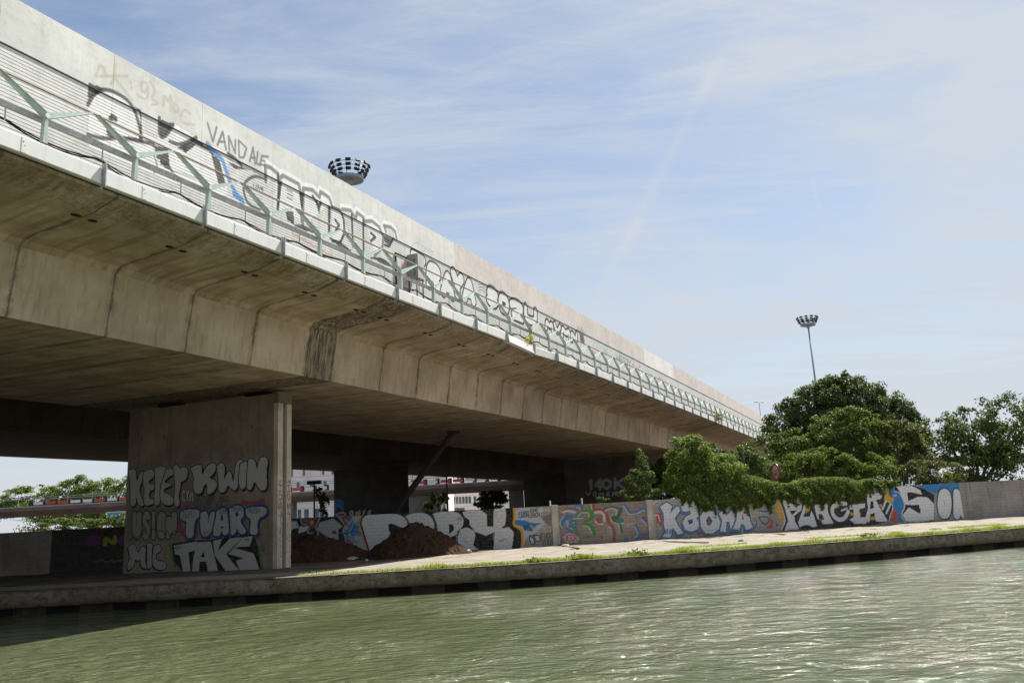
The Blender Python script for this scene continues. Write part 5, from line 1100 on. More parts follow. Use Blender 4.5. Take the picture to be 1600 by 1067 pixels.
# ---- dirt mounds under the deck, rubble and boards on the ground
m = NT('dirt'); v = m.coord(); a = m.noise(v, 1.5, 8, .7); b = m.noise(v, 11, 8, .75)
M_dirt = m.done(m.mix(m.ramp(b, .35, .7), (.040, .023, .015), (.095, .056, .039)), .97, m.bump(m.math('ADD', a, b), .9, .08), spec=.1)
from mathutils import noise as mn, Vector
def mound(cx, cy, rx, ry, h, label, seed):
    n_ = 120; g = np.linspace(-1.15, 1.15, n_); V = []
    for j in g:
        for i in g:
            r = math.hypot(i, j); nz = mn.fractal(Vector((i * 2.1 + seed, j * 2.1, seed)), 1.0, 2.1, 5)
            rr = r * (1 + .10 * mn.noise(Vector((i * 1.5 + seed * 3, j * 1.5, 0)))); hh = h * (max(0, 1 - rr) ** .85) * (1 - .25 * max(0, .35 - rr))
            clod = mn.fractal(Vector((i * 9 + seed, j * 9, 3)), .75, 2.0, 5) * .13
            V.append((i * rx, j * ry, hh + (clod + nz * .10) * (1 if r < 1 else max(0, 1 - (r - 1) * 8)) * min(1, hh * 4 + .25) - .03 - max(0, r - 1) * 1.2))
    idx = np.arange(n_ * n_).reshape(n_, n_); F = np.stack([idx[:-1, :-1], idx[:-1, 1:], idx[1:, 1:], idx[1:, :-1]], -1).reshape(-1, 4)
    tag(link('dirt_mound', new_mesh('dirt_mound', V, F, M_dirt, False), None, (cx, cy, .03)), label, 'dirt mound')
mound(-6.0, 51.4, 3.0, 2.5, 2.0, 'brown dirt mound in front of the big silver letters under the viaduct', 1.3)
mound(-12.0, 51.3, 3.9, 2.6, 1.6, 'broad dark dirt mound in shade just right of the slab pier', 5.7)
M_board = simple('pale_board', (.45, .42, .36), .8, var=.15, dirt=(.2, .17, .13)); M_rbl = concrete('rubble', (.36, .33, .29), .3)
def board(px0, py0, px1, py1, w, h, mat, label, nm='board', cat='board'):
    d0, d1 = ray(px0, py0), ray(px1, py1); p0, p1 = O + d0 * (-CAM_H / d0[2]), O + d1 * (-CAM_H / d1[2]); c = (p0 + p1) / 2; L_ = np.linalg.norm(p1 - p0); a_ = math.atan2(*(p1 - p0)[[1, 0]])
    o = MB().box(-L_ / 2, L_ / 2, -w / 2, w / 2, 0, h).build(nm, mat, None, (c[0], c[1], .03), a_, bevel=.008); tag(o, label, cat)
board(1024, 846.5, 1106, 849, .16, .07, M_board, 'long pale board lying at the foot of the wall below the blue-edged letters')
board(1172, 835, 1226, 836, .14, .05, M_rust, 'reddish board lying at the foot of the wall below the yellow rays')
board(872, 853, 905, 858, .12, .06, M_rust, 'short broken brown board on the path beside the left pilaster')
def rock(px, py, s_, mat, label, seed, nm='rubble', cat='rubble', zz=.03, fl=.5):
    d0 = ray(px, py); p = O + d0 * (-CAM_H / d0[2]); v = []; seg = 9
    f = []
    for i in range(6):
        th = math.pi * i / 5
        for k in range(seg):
            a_ = 2 * math.pi * k / seg; q = Vector((math.sin(th) * math.cos(a_), math.sin(th) * math.sin(a_), math.cos(th))); r = s_ * (1 + .35 * mn.noise(q * 1.6 + Vector((seed, 0, 0))))
            v.append((q.x * r * 1.3, q.y * r, (q.z * r + s_) * fl))
    for i in range(5):
        for k in range(seg): f.append((i * seg + k, (i + 1) * seg + k, (i + 1) * seg + (k + 1) % seg, i * seg + (k + 1) % seg))
    tag(link(nm, new_mesh(nm, v, f, mat), None, (p[0], p[1], zz - .04), seed), label, cat)
rock(549, 876, .34, M_rbl, 'pale flat lump of rubble between the two dirt mounds', 1.1, fl=.35); rock(557, 872, .2, M_rbl, 'small pale lump of rubble leaning behind the flat one', 2.3)
M_pinkl = simple('pink_litter', (.5, .2, .24), .6)
rock(571, 873, .10, M_pinkl, 'small pink scrap of litter at the foot of the dirt mound', 4.1, 'litter', 'litter', fl=.8); rock(573, 877, .09, M_signw, 'small white scrap of litter just in front of the pink one', 5.2, 'litter', 'litter', fl=.8)
rock(727, 864, .30, M_rbl, 'dusty heap of rubble at the right foot of the brown dirt mound', 6.6, fl=.4); rock(884, 855.5, .22, M_rbl, 'grey lump of rubble beside the broken brown board', 7.9, fl=.5); rock(1158, 846, .12, M_pinkl if False else simple('blue_litter', (.35, .45, .55), .6), 'pale blue scrap of litter on the verge below the wall', 9.1, 'litter', 'litter', fl=.7)

# ---- raking steel strut under the deck and poles seen beyond the wall
M_dsteel = simple('dark_steel', (.045, .042, .04), .7)
t_ = at_y(697, 690, 72.0); b_ = at_y(608, 812, 72.0); st = thing('raking_strut', 'dark diagonal strut leaning up to the viaduct soffit beside a deep-shaded pier', 'strut', (b_[0], b_[1], 0))
e_ = t_ - b_; bz_ = b_[2]; 
ext0 = b_ - e_ * (bz_ / e_[2]); ext1 = b_ + e_ * ((8.70 - bz_) / e_[2])
MB().tube([ext0 - np.array([b_[0], b_[1], 0]), ext1 - np.array([b_[0], b_[1], 0])], .24, 8).build('beam', M_dsteel, st); MB().box(-.5, .5, -.5, .5, 8.60, 8.735).build('end_plate', M_dsteel, st, (ext1 - b_) * np.array([1, 1, 0]))

# ================================================================== what shows beneath the decks
M_flyc = concrete('flyover_concrete', (.16, .125, .11), .5, scale=.5); M_flyp = concrete('flyover_pier', (.17, .155, .145), .4, scale=.5)
M_fred = simple('barrier_red', (.55, .06, .06), .5, var=.1); M_fwhite = simple('barrier_white', (.72, .72, .70), .5, var=.06); M_frail = simple('guard_rail', (.30, .30, .31), .5, metal=.3)
FY = 185.0
fly = thing('flyover', 'slender ramp flyover with red and white barrier blocks crossing in the distance behind the viaducts', 'flyover', (0, FY, 0))
zt = lambda px, py: at_y(px, py, FY)[2]
z_deck, z_bot = zt(720, 758), zt(720, 770.5)
pr = MB().prism([(-4.2, z_deck + .1), (-4.2, z_deck - .55), (-2.4, z_bot), (2.4, z_bot), (4.2, z_deck - .55), (4.2, z_deck + .1)], 'x', -140, 140)
pr.build('deck', M_flyc, fly)
MB().box(-140, 140, -4.25, -4.05, z_deck + .10, z_deck + .32).build('kerb_beam', M_frail, fly)
rl = MB()
for zz in (1.55, 1.95): rl.box(-140, 140, -4.1, -4.0, z_deck + zz, z_deck + zz + .12)
rl.build('guard_rail', M_frail, fly)
ps = MB().box(-.06, .06, -.04, .04, 0, 2.18); psm = new_mesh('rail_post', ps.v, ps.f, M_frail)
for x in np.arange(-100, 20, 4.9): link('rail_post', psm, fly, (x, -4.05, z_deck + .32))
bb = MB().prism([(-.95, 0), (.95, 0), (.95, .52), (-.95, .52)], 'y', -.2, .2); bwm, brm = new_mesh('barrier_block', bb.v, bb.f, M_fwhite), new_mesh('barrier_block', bb.v, bb.f, M_fred)
redpat = [0, 1, 1, 0, 0, 1, 0, 1, 1, 0, 0, 0, 1]
for i, x in enumerate(np.arange(-96, 14, 2.45)):
    link('barrier_block', brm if redpat[i % 13] else bwm, fly, (x, -3.78, z_deck + .55))
db = MB().box(-.4, .4, -.22, .22, 0, 1.3); dbm = new_mesh('block_frame', db.v, db.f, M_dsteel)
for x in np.arange(-97.5, 14, 2.45): link('block_frame', dbm, fly, (x, -3.72, z_deck + .1))
for (x0, x1) in ((637, 688), (796, 819), (431, 461), (190, 210)):
    a_, b_ = at_y(x0, 790, FY)[0], at_y(x1, 790, FY)[0]; MB().box(a_, b_, -1.6, 1.6, -.5, z_bot - .02).build('pier', M_flyp, fly)

def building(name, label, x0, x1, y, h, wins, mat, lines, depth=18):
    b = thing(name, label, 'building', ((x0 + x1) / 2, y, 0)); c = (x0 + x1) / 2
    MB().box(x0 - c, x1 - c, 0, depth, -.5, h).build('wall', mat, b)
    MB().box(x0 - c - .3, x1 - c + .3, -.3, depth + .3, h + .003, h + .5).build('roof', M_frail, b)
    ln = MB()
    for z in lines: ln.box(x0 - c, x1 - c, -.02, -.002, z, z + .07)
    ln.build('panel_joint', M_joint, b)
    for (wx, wz, ww, wh, kind) in wins:
        mb = MB().box(-ww / 2, ww / 2, -.10, -.003, -wh / 2, wh / 2); o = mb.build('window', M_fwhite if kind else M_frail, b, (wx - c, 0, wz))
        MB().box(-ww / 2 + .08, ww / 2 - .08, -.115, -.101, -wh / 2 + .08, wh / 2 - .08).build('pane', M_pane if kind != 2 else M_curt, o)
    return b
M_joint = simple('panel_joint', (.34, .30, .28), .8); M_pane = simple('window_pane', (.10, .13, .15), .12, var=.3, scale=.4); M_curt = simple('curtain', (.26, .18, .18), .7)
M_cream = simple('cream_facade', (.86, .80, .76), .8, var=.05, scale=.2, dirt=(.4, .36, .33), dirt_amt=.25); M_cream2 = simple('white_facade', (.86, .82, .79), .8, var=.05, scale=.2)
YB = 232.0
X0, X1 = at_y(425, 760, YB)[0], at_y(700, 760, YB)[0]; wins = []
def wpx(px, py, w_, h_, k, Y=YB):
    p = at_y(px, py, Y); wins.append((p[0], p[2], w_, h_, k))
for x in (456, 475, 505, 520, 541, 560, 580, 600, 618, 635, 656, 670, 681, 692): wpx(x, 745.5 - (x - 460) * .054 - 7, .75, 1.9, 2 if x % 2 else 1)
for x in (447, 466, 487, 508, 530, 555, 580, 605): wpx(x, 757.5 - (x - 460) * .054, .9, 1.5, 1)
for x in (447, 468, 479, 495, 503, 530, 560, 590, 620, 640): wpx(x, 804 - (x - 460) * .054, 1.3 if x > 470 else 1.0, 2.6, 1)
lns = [at_y(460, y, YB)[2] for y in (746, 752, 762, 787, 795)]
building('office_building', 'pale panel-clad block with narrow windows seen through the left opening beneath the viaduct', X0, X1, YB, 27, wins, M_cream, lns)
YB2 = 262.0; wins = []
X0, X1 = at_y(700.5, 760, YB2)[0] + 1, at_y(818, 760, YB2)[0]
for x in (703, 709, 714, 719, 724, 729, 734, 742, 750, 757, 765): wpx(x, 781.5 - (x - 703) * .03, .85, 2.1, 1, YB2)
for x in (713, 718, 723): wpx(x, 796, 1.2, 1.2, 1, YB2)
for x in (698, 707, 716, 730, 745): wpx(x, 745.5, .9, 2.0, 2, YB2)
building('office_building', 'white block with a row of slit windows seen below the flyover through the right opening', X0, X1, YB2, 24, wins, M_cream2, [at_y(720, y, YB2)[2] for y in (774, 791)])
def pole_lamp(px, y0, y1, Y, label, head):
    t_ = at_y(px, y0, Y); t = thing('lamp_post', label, 'lamp post', (t_[0], t_[1], 0)); MB().tube([(0, 0, 0), (0, 0, t_[2])], [.10, .07], 8).build('pole', M_lamp, t)
    if head: MB().box(-.62, .62, -.3, .3, t_[2] + .003, t_[2] + .32).build('lamp_head', M_lamp, t, bevel=.05)
pole_lamp(491, 756.5, 808, 83, 'black lamp post with a flat box head in the left opening under the viaduct', True); pole_lamp(697, 725, 797, 88, 'plain thin black pole in the right opening under the viaduct', False)
# poster board far left
q = at_y(181, 808, 120); pb = thing('billboard', 'blue billboard with yellow and white patches beneath the far flyover at the left', 'billboard', (q[0], q[1], 0)); zz = q[2]
M_bblue = simple('poster_blue', (.05, .30, .60), .5, var=.1, scale=.4); M_by = simple('poster_yellow', (.65, .45, .05), .5)
MB().box(-1.25, 1.25, 0, .12, zz - .75, zz + .75).build('panel', M_fwhite, pb); MB().box(-1.12, 1.12, -.02, -.003, zz - .65, zz + .65).build('poster', M_bblue, pb)
MB().prism([(-.7, zz - .05), (-.1, zz - .12), (.1, zz + .1), (-.05, zz + .35), (-.6, zz + .38), (-.75, zz + .15)], 'y', -.04, -.022).build('poster_patch', M_by, pb); MB().prism([(.55, zz - .4), (.75, zz - .4), (.72, zz + .1), (.6, zz + .15)], 'y', -.04, -.022).build('poster_patch', M_fred, pb)
for x in (-.9, .9): MB().box(x - .06, x + .06, .02, .1, 0, zz - .752).build('post', M_frail, pb)

# ================================================================== vegetation
def leaf_mat(name, lo, hi, warm, rough=.48, trans=.35):
    m = NT(name); a = m.attr('tint').outputs['Fac']
    col = m.mix(m.ramp(a, 0, .8, 0, 1, False), lo, hi); col = m.mix(m.ramp(a, .88, 1.0, 0, .85, False), col, warm)
    m.done(col, rough, spec=.18)
    tr = m.n('ShaderNodeBsdfTranslucent', {0: m.mix(.5, col, (hi[0] * 1.6, hi[1] * 1.7, hi[2] * .8))}); mx = m.n('ShaderNodeMixShader', {0: trans, 1: m.bsdf.outputs[0], 2: tr.outputs[0]})
    m.t.links.new(mx.outputs[0], m.out.inputs[0]); return m.m
M_lf_bush = leaf_mat('leaf_bush', (.05, .090, .020), (.19, .25, .055), (.42, .42, .14))
M_lf_ivy = leaf_mat('leaf_ivy', (.042, .078, .018), (.175, .23, .05), (.40, .40, .12), .62)
M_lf_dark = leaf_mat('leaf_dark', (.045, .072, .021), (.125, .160, .050), (.20, .21, .08), .45, .25)
M_lf_olive = leaf_mat('leaf_olive', (.055, .085, .028), (.13, .175, .062), (.26, .26, .10))
M_lf_brown = leaf_mat('leaf_brown', (.055, .07, .022), (.135, .145, .048), (.28, .22, .08))
M_lf_vine = leaf_mat('leaf_vine', (.046, .074, .018), (.145, .185, .042), (.30, .29, .07), .45)
M_bark = simple('bark', (.10, .085, .07), .95, var=.3, scale=6)
def leaf_mesh(name, pts, nrm, size, mat, droop=.35):
    n_ = len(pts); nrm = nrm / (np.linalg.norm(nrm, axis=1, keepdims=True) + 1e-9)
    r = rng.normal(size=(n_, 3)); r[:, 2] -= droop; t = r - (r * nrm).sum(1, keepdims=True) * nrm; t /= np.linalg.norm(t, axis=1, keepdims=True) + 1e-9
    b = np.cross(nrm, t); s = (size * rng.uniform(.6, 1.35, n_))[:, None]
    V = np.stack([pts - t * s * .5, pts + b * s * .36 + nrm * s * .10 - t * s * .05, pts + t * s * .6 - nrm * s * .08, pts - b * s * .36 + nrm * s * .10 - t * s * .05], 1).reshape(-1, 3)
    i4 = np.arange(n_) * 4; F = np.concatenate([np.stack([i4, i4 + 1, i4 + 2], 1), np.stack([i4, i4 + 2, i4 + 3], 1)])
    me = new_mesh(name, V, F, mat)
    at = me.attributes.new('tint', 'FLOAT', 'POINT'); at.data.foreach_set('value', np.repeat(np.clip(rng.normal(.42, .26, n_), 0, 1), 4).astype(np.float32)); return me
def clump_points(cl, n, lumps=22, lr=.30, shell=.86, up=.35, flat=.8):
    w = np.array([c[3] * c[4] + c[3] * c[5] + c[4] * c[5] for c in cl]); w = w / w.sum(); P, Nn = [], []
    for c, wi in zip(cl, w):
        c_, rad = np.array(c[:3], float), np.array(c[3:6], float); k = max(30, int(n * wi))
        L = max(8, int(lumps * (.6 + .8 * rng.random())))
        dirs = rng.normal(size=(L, 3)); dirs[:, 2] = dirs[:, 2] * .9 + .15; dirs /= np.linalg.norm(dirs, axis=1, keepdims=True)
        rr = shell * rng.uniform(.70, 1.08, L); lc = dirs * rr[:, None]; lrad = lr * rng.uniform(.55, 1.35, L)
        which = rng.choice(L, k, p=lrad ** 2 / (lrad ** 2).sum())
        d2 = rng.normal(size=(k, 3)); d2 += .9 * dirs[which]; d2[:, 2] += .25; d2 /= np.linalg.norm(d2, axis=1, keepdims=True)
        q = lc[which] + d2 * (lrad[which] * rng.uniform(.40, 1.28, k))[:, None] * np.array([1, 1, flat])
        P.append(c_ + q * rad); Nn.append(d2 * .7 + dirs[which] * .35 + np.array([0, 0, up]) + rng.normal(size=(k, 3)) * .72)
    return np.concatenate(P), np.concatenate(Nn)
def plant(name, label, cat, cl, n, size, mat, trunk=None, group=None, extra=None, lumps=22, lr=.30, zmin=.05, tr=.14):
    base = trunk if trunk is not None else (np.mean([c[0] for c in cl]), np.mean([c[1] for c in cl]), 0.0)
    base = np.array(base, float); t = thing(name, label, cat, base, 0, group)
    P, Nn = clump_points(cl, n, lumps, lr)
    if extra is not None: P, Nn = np.vstack([P, extra[0]]), np.vstack([Nn, extra[1]])
    k = P[:, 2] > zmin; P, Nn = P[k], Nn[k]
    link('crown' if cat == 'tree' else 'foliage', leaf_mesh(name + '_foliage', P - base, Nn, size, mat), t)
    tb = MB(); cs_ = np.array([c[:3] for c in cl]) - base; top = cs_.mean(0)
    fork = np.array([top[0] * .25, top[1] * .25, max(.4, cs_[:, 2].min() * .55)])
    tb.tube([(0, 0, -.1), tuple(fork * .55 + np.array([.04, 0, 0])), tuple(fork)], [tr * 1.25, tr, tr * .85], 8)
    for c, q in zip(cl, cs_):
        mid_ = (fork + q) / 2 + rng.normal(size=3) * .15; tb.tube([fork, mid_, q], [tr * .7, tr * .42, tr * .15], 6)
        for _ in range(4):
            e_ = q + np.clip(rng.normal(size=3), -1.2, 1.2) * np.array(c[3:6]) * .4; tb.tube([mid_, (mid_ + e_) / 2 + rng.normal(size=3) * .1, e_], [tr * .35, tr * .2, tr * .06], 5)
    tb.build('trunk', M_bark, t); return t
def CL(Y, *spots, ry=.8):                              # spots: px, py, radius in px (x, z) at depth Y
    o = []
    for s in spots:
        px, py, rx, rz2 = s[:4]; dy = s[4] if len(s) > 4 else 0; Yc = Y + dy; p = at_y(px, py, Yc); k = Yc / FPX * 1.02; o.append((p[0], p[1], p[2], rx * k, (rx + rz2) / 2 * k * ry, rz2 * k))
    return o
def gpt(px, Y): return (at_y(px, 800, Y)[0], Y, 0)
plant('small_tree', 'small pale-leaved tree standing alone behind the wall in front of the lettered pier', 'tree', CL(58.6, (1003, 722, 10, 18), (1001, 745, 20, 20), (1010, 765, 19, 16), (990, 770, 16, 15), (1003, 785, 22, 12)), 5200, .125, M_lf_olive, gpt(1004, 58.6), lumps=16, lr=.34, tr=.08)
plant('bush', 'big rounded bright green bush behind the wall, left of the other bushes', 'bush', CL(59.3, (1078, 712, 34, 32), (1060, 745, 24, 34), (1100, 740, 40, 36), (1125, 755, 34, 30), (1085, 762, 46, 26), (1140, 766, 30, 18), (1080, 690, 14, 16), (1085, 735, 44, 50), (1120, 750, 50, 40)), 27000, .135, M_lf_bush, gpt(1090, 59.5), lumps=30, lr=.24)
plant('bush', 'loose pale bush between the rounded bush and the tall vine-clad bush', 'bush', CL(65, (1165, 722, 30, 24), (1150, 740, 26, 24), (1185, 735, 26, 26), (1165, 705, 16, 10)), 6500, .14, M_lf_olive, gpt(1168, 65), lumps=26, lr=.24)
plant('dark_tree', 'large dark-leaved tree with a broad domed crown towering over the bushes', 'tree', CL(80, (1238, 662, 40, 36), (1262, 648, 36, 36), (1290, 635, 46, 42), (1322, 626, 42, 42), (1352, 640, 48, 40), (1384, 650, 46, 38), (1412, 672, 36, 40), (1425, 690, 24, 30), (1325, 675, 80, 56), (1250, 695, 54, 46), (1400, 700, 52, 46), (1300, 612, 24, 24), (1322, 604, 18, 18), (1355, 618, 26, 22), (1345, 705, 80, 50), (1280, 690, 60, 50), (1322, 596, 9, 16), (1299, 602, 8, 13), (1346, 606, 9, 13), (1372, 618, 12, 14), (1398, 634, 12, 14), (1428, 656, 12, 14), (1272, 618, 10, 14), (1225, 640, 12, 12), (1283, 606, 7, 12)), 68000, .20, M_lf_dark, gpt(1325, 80), lumps=44, lr=.24, tr=.32)
plant('dark_tree', 'dense dark thicket under the far end of the viaduct behind the loose pale bush', 'tree', CL(112, (1030, 745, 14, 26), (1060, 735, 30, 30), (1110, 735, 40, 34), (1160, 735, 40, 34), (1200, 720, 40, 40), (1240, 740, 40, 30), (1035, 778, 26, 20), (1080, 778, 40, 20), (1030, 760, 16, 24)), 18000, .3, M_lf_dark, gpt(1130, 112), lumps=30, lr=.27, tr=.2)
plant('vine_clad_bush', 'tall yellow-green vine-clad bush in front of the dark tree', 'bush', CL(69, (1300, 678, 38, 34), (1335, 664, 40, 28), (1318, 650, 22, 14), (1290, 712, 54, 40), (1245, 702, 44, 30), (1222, 688, 20, 16), (1345, 705, 48, 44), (1235, 724, 40, 32), (1315, 715, 60, 46)), 34000, .15, M_lf_vine, gpt(1290, 69), lumps=38, lr=.21)
plant('bush', 'dull olive-brown bush between the vine-clad bush and the right end of the ivy', 'bush', CL(69.5, (1392, 692, 44, 42), (1375, 730, 44, 32), (1422, 712, 32, 36), (1410, 676, 26, 22), (1365, 690, 30, 34)), 17000, .16, M_lf_brown, gpt(1395, 69.5), lumps=28, lr=.24)
plant('bush', 'shadowy ragged bush filling the gap above the ivy below the tall vine-clad bush', 'bush', CL(66.5, (1262, 735, 34, 30), (1300, 728, 34, 34), (1338, 732, 36, 32), (1228, 742, 26, 24), (1372, 738, 34, 30), (1398, 745, 20, 20)), 13000, .14, M_lf_ivy, gpt(1310, 66.5), lumps=26, lr=.26)
plant('bush', 'brown dried bush at the right end above the blue-painted wall', 'bush', CL(66, (1440, 740, 26, 22), (1470, 745, 34, 26), (1450, 755, 28, 12)), 6500, .13, M_lf_brown, gpt(1452, 66), lumps=26, lr=.26)
plant('dark_tree', 'dark tree at the far right edge behind the dried bush', 'tree', CL(76, (1482, 690, 40, 46), (1520, 670, 46, 50), (1560, 690, 50, 54), (1500, 725, 60, 36), (1600, 670, 60, 60), (1570, 740, 60, 40)), 20000, .21, M_lf_dark, gpt(1525, 76), lumps=32, lr=.22, tr=.28)
# ivy: a thick cushion riding on the wall and curtains hanging down its face
def ivy():
    s = SC; base = np.array([s.a[0] + s.d[0] * 10, s.a[1] + s.d[1] * 10, 0.0])
    lowpx = [(1062, 788), (1080, 792), (1092, 800), (1110, 802), (1130, 801), (1150, 803), (1165, 800), (1185, 799), (1200, 796), (1212, 786), (1230, 783), (1250, 781), (1262, 790), (1275, 787), (1282, 795), (1292, 783), (1310, 780), (1330, 783), (1345, 781), (1352, 770), (1372, 765), (1392, 760), (1400, 754)]
    toppx = [(1062, 775), (1080, 765), (1100, 758), (1130, 752), (1150, 744), (1165, 742), (1180, 746), (1200, 753), (1230, 757), (1255, 750), (1275, 748), (1300, 744), (1330, 749), (1345, 753), (1362, 746), (1380, 751), (1392, 754), (1400, 752)]
    lowpx = [(x, y - (7 if x < 1206 else 3)) for x, y in lowpx]; toppx = [(x, y - (2 if x < 1206 else 1)) for x, y in toppx]
    lo = np.array([s.uv(*p) for p in lowpx]); hi = np.array([s.uv(*p) for p in toppx])
    n_ = 30000; u = rng.uniform(lo[0, 0], lo[-1, 0], n_); zl = np.interp(u, lo[:, 0], lo[:, 1]); zh = np.interp(u, hi[:, 0], hi[:, 1])
    jag = .22 * np.sin(u * 5.1) * np.sin(u * 2.3 + 1) + .20 * np.sin(u * 9 + 2) * np.sin(u * 3.7)
    zl = zl + jag; t = rng.random(n_) ** .8; z = zl + (zh - zl) * t
    lump = .5 + .5 * np.sin(u * 3.1 + 1.3 * z) * np.cos(z * 4.3 + u * 1.1); lump2 = .5 + .5 * np.sin(u * 7.3 + z * 5 + 2)
    out = .05 + np.sin(np.clip((z - zl) / (zh - zl + 1e-3), 0, 1) * math.pi) ** .6 * (.10 + .34 * lump * (.6 + .8 * np.sin(u * 1.7 + 2) ** 2) + .20 * lump2) * rng.uniform(.55, 1.05, n_)
    roll = np.clip((z - 2.3) / (zh - 2.3 + .01), 0, 1); off = -out * (1 - .8 * roll) + roll * rng.uniform(-.1, 1.0, n_)
    z = z + .18 * lump * roll
    p = np.stack([s.a[0] + s.d[0] * u - s.d[1] * off, s.a[1] + s.d[1] * u + s.d[0] * off, z], 1)
    nn = np.stack([s.d[1] + .5 * np.cos(u * 3.1), -s.d[0] + 0 * u, .45 + .8 * roll + .4 * (lump - .5)], 1) + rng.normal(size=(n_, 3)) * .85
    # loose trailing shoots
    P, Q = [p], [nn]
    for _ in range(46):
        u0 = rng.uniform(lo[0, 0], lo[-1, 0]); z0 = float(np.interp(u0, lo[:, 0], lo[:, 1])); L_ = rng.uniform(.15, .65); k = 22; tt = rng.random(k)
        uu = u0 + rng.normal(0, .05, k); P.append(np.stack([s.a[0] + s.d[0] * uu + s.d[1] * .06, s.a[1] + s.d[1] * uu - s.d[0] * .06, z0 + .1 - tt * L_], 1)); Q.append(np.tile([s.d[1], -s.d[0], .3], (k, 1)) + rng.normal(size=(k, 3)) * .4)
    p, nn = np.vstack(P), np.vstack(Q)
    t = thing('ivy', 'thick ivy spilling over the top of the wall and hanging above the silver letters', 'ivy', base)
    link('foliage', leaf_mesh('ivy_foliage', p - base, nn, .13, M_lf_ivy, .7), t)
    vm = MB()
    for _ in range(26):
        u0 = rng.uniform(lo[0, 0], lo[-1, 0]); q = [(u0 + .15 * math.sin(k * 1.3 + u0), .3 + k * .42) for k in range(7)]
        vm.tube([np.array([s.a[0] + s.d[0] * a_ - s.d[1] * .35, s.a[1] + s.d[1] * a_ + s.d[0] * .35, b_]) - base for a_, b_ in q], .018, 5)
    vm.build('stem', M_bark, t)
ivy()
plant('weed', 'leafy weed poking over the wall top left of the small tree', 'weed', CL(57.2, (943, 779, 9, 4), (938, 781, 5, 5)), 420, .11, M_lf_olive, gpt(942, 57.2), lumps=8, tr=.02)
# plants seen through the openings
plant('hedge', 'sunlit low hedge behind the wall in the far left opening', 'hedge', CL(112, (160, 817, 24, 7), (185, 812, 14, 11), (120, 818, 30, 9), (85, 820, 30, 9), (200, 816, 12, 9)), 6000, .2, M_lf_vine, gpt(160, 112), tr=.05)
plant('tree', 'leafy tree beyond the flyover in the far left opening', 'tree', CL(225, (160, 768, 30, 20), (185, 770, 24, 22), (130, 766, 32, 22), (205, 768, 24, 24), (95, 770, 34, 20), (60, 774, 34, 18), (20, 778, 34, 16), (150, 778, 60, 14), (70, 785, 60, 12), (110, 803, 60, 22), (170, 800, 50, 24), (40, 808, 60, 22), (200, 795, 30, 24)), 34000, .42, M_lf_bush, gpt(165, 225), tr=.3)
plant('conifer', 'dark shaggy tree below the flyover in the right opening under the viaduct', 'tree', CL(125, (765, 776, 16, 10), (772, 786, 22, 10), (755, 788, 14, 10), (780, 774, 10, 8)), 4200, .3, M_lf_dark, gpt(767, 125), tr=.18)
plant('tree', 'slim leafy tree in front of the far flyover pier, right of the left opening', 'tree', CL(150, (690, 790, 8, 14), (694, 780, 6, 10)), 1800, .3, M_lf_bush, gpt(691, 150), tr=.12)
plant('shrub', 'yellowish shrub growing at the foot of the flyover pier', 'shrub', CL(150, (668, 792, 9, 8), (676, 782, 4, 12)), 1500, .28, M_lf_vine, gpt(669, 150), tr=.08)
plant('shrub', 'ragged shrub beside the deep-shaded pier in the right opening', 'shrub', CL(110, (628, 786, 5, 12), (630, 796, 8, 8)), 1300, .24, M_lf_dark, gpt(629, 110), tr=.06)
plant('shrub', 'dark twiggy shrub beside the deep-shaded pier in the left opening', 'shrub', CL(84, (508, 790, 9, 18), (500, 772, 8, 10)), 900, .2, M_lf_dark, gpt(506, 84), lumps=14, tr=.05)
plant('shrub', 'green shrub just right of the slab pier beyond the wall', 'shrub', CL(84, (445, 795, 8, 14), (440, 770, 7, 22)), 1300, .2, M_lf_bush, gpt(444, 84), tr=.06)
# weed rooted on the deck edge
q = at_plane(829, 536, N, -20.5)
wd = thing('weed', 'yellowing weed with a reddish stem growing out of the viaduct edge beside the bent beam', 'weed', q); tb = MB()
tb.tube([(0, 0, 0), (.05, .1, .5), (.14, .22, .9), (.12, .3, 1.25)], [.03, .025, .018, .01], 6).tube([(.05, .1, .5), (-.1, .05, .8)], [.02, .008], 5).build('stem', simple('red_stem', (.2, .04, .03), .7), wd)
Pq = np.concatenate([rng.normal(size=(70, 3)) * (.16, .25, .12) + (-.15, -.35, .12), rng.normal(size=(40, 3)) * (.1, .12, .12) + (0, .1, .3)])
link('foliage', leaf_mesh('weed_foliage', Pq, rng.normal(size=(110, 3)) + (0, 0, .6), .12, leaf_mat('leaf_yellow', (.16, .19, .03), (.36, .36, .05), (.45, .4, .08))), wd)
q = at_plane(1119, 657, N, -20.5); wd = thing('weed', 'small tuft of weeds on the viaduct edge far along, above the pale bush', 'weed', q)
link('foliage', leaf_mesh('tuft_foliage', rng.normal(size=(160, 3)) * (.35, .6, .3) + (0, 0, .3), rng.normal(size=(160, 3)) + (0, 0, .6), .28, M_lf_brown), wd)

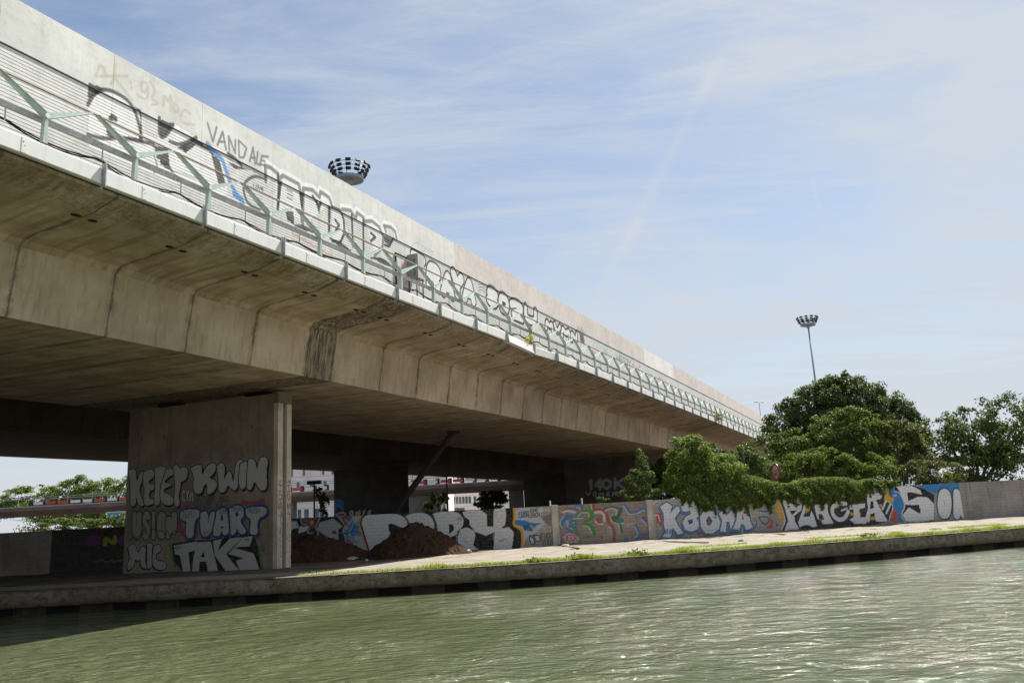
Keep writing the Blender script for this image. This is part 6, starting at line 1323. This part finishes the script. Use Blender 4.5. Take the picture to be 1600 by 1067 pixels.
# grass along the quay edge: uncountable, one object
def grass():
    n_ = 46000; x = rng.uniform(-9, 42, n_); o = .42 + np.abs(rng.normal(0, .30, n_)); dens = .5 + .5 * np.sin(x * 1.1) * np.sin(x * .37 + 1) + .35 * np.sin(x * 3.3)
    keep = (rng.random(n_) < np.clip(.5 + .7 * dens, .2, 1)) & (rng.random(n_) < np.clip((x + 9) / 8, .12, 1)); x, o = x[keep], o[keep]
    h = rng.uniform(.03, .15, len(x)) * (1 + .9 * np.clip(np.sin(x * 2.1) * np.sin(x * .9 + 2), 0, 1))
    x2 = rng.uniform(7, 42, 5200); o2 = 4.6 + rng.normal(0, .28, 5200) + .25 * np.sin(x2 * .6); k2 = np.sin(x2 * .8 + 1) + .5 * np.sin(x2 * 2.7) > -.2; x2, o2 = x2[k2], o2[k2]
    x3 = rng.uniform(2, 30, 3000); uu = x3; 
    x, o, h = np.concatenate([x, x2]), np.concatenate([o, o2]), np.concatenate([h, rng.uniform(.04, .12, len(x2))])
    y = EY(x) + o; z = np.where(o > 1.25, .01, .0)
    k = rng.random(len(x3)) < .5; x3 = x3[k]; yw = np.where(x3 < 7.7, 55.2 + (x3 - 1.75) * .227, 56.55 + (x3 - 7.7) * .298) - np.abs(rng.normal(0, .12, len(x3))) - .05
    x, y, z, h = np.concatenate([x, x3]), np.concatenate([y, yw]), np.concatenate([z, np.zeros(len(x3)) + .02]), np.concatenate([h, rng.uniform(.05, .2, len(x3))])
    a_ = rng.uniform(0, 2 * math.pi, len(x)); w = rng.uniform(.010, .022, len(x)); ln = rng.normal(0, .5, (len(x), 2)) * h[:, None]
    b0 = np.stack([x - np.cos(a_) * w, y - np.sin(a_) * w, z - .01], 1); b1 = np.stack([x + np.cos(a_) * w, y + np.sin(a_) * w, z - .01], 1); tp = np.stack([x + ln[:, 0], y + ln[:, 1], z + h], 1)
    V = np.stack([b0, b1, tp], 1).reshape(-1, 3); F = np.arange(len(V)).reshape(-1, 3)
    me = new_mesh('grass', V, F, leaf_mat('grass_blade', (.11, .17, .025), (.30, .36, .06), (.42, .40, .14), .55, .4)); at = me.attributes.new('tint', 'FLOAT', 'POINT'); at.data.foreach_set('value', np.repeat(np.clip(rng.normal(.5, .27, len(x)), 0, 1), 3).astype(np.float32))
    tag(link('grass', me), 'uneven strip of short bright grass along the quay edge and path verge', 'grass', kind='stuff')
grass()
for i, (x, o, s_, lab) in enumerate(((.2, .62, .26, 'dark leafy dock weed in the quay grass below the brown panel'), (2.0, .7, .34, 'broad leafy weed in the quay grass, left of the tallest tuft'), (4.6, .66, .40, 'tallest leafy tuft in the quay grass below the left pilaster'), (15.6, .7, .36, 'leafy tuft in the quay grass below the yellow rays'))):
    y = float(EY(x)) + o; s_ *= .62; P_ = rng.normal(size=(170, 3)) * (s_ * 1.1, s_ * .45, s_ * .34) + (0, 0, s_ * .4); P_ = P_[P_[:, 2] > 0]
    t = thing('weed', lab, 'weed', (x, y, 0)); link('foliage', leaf_mesh('weed_foliage', P_, rng.normal(size=(len(P_), 3)) + (0, -.3, .8), .10, M_lf_vine, -.6), t)
print('objects', len(bpy.data.objects))
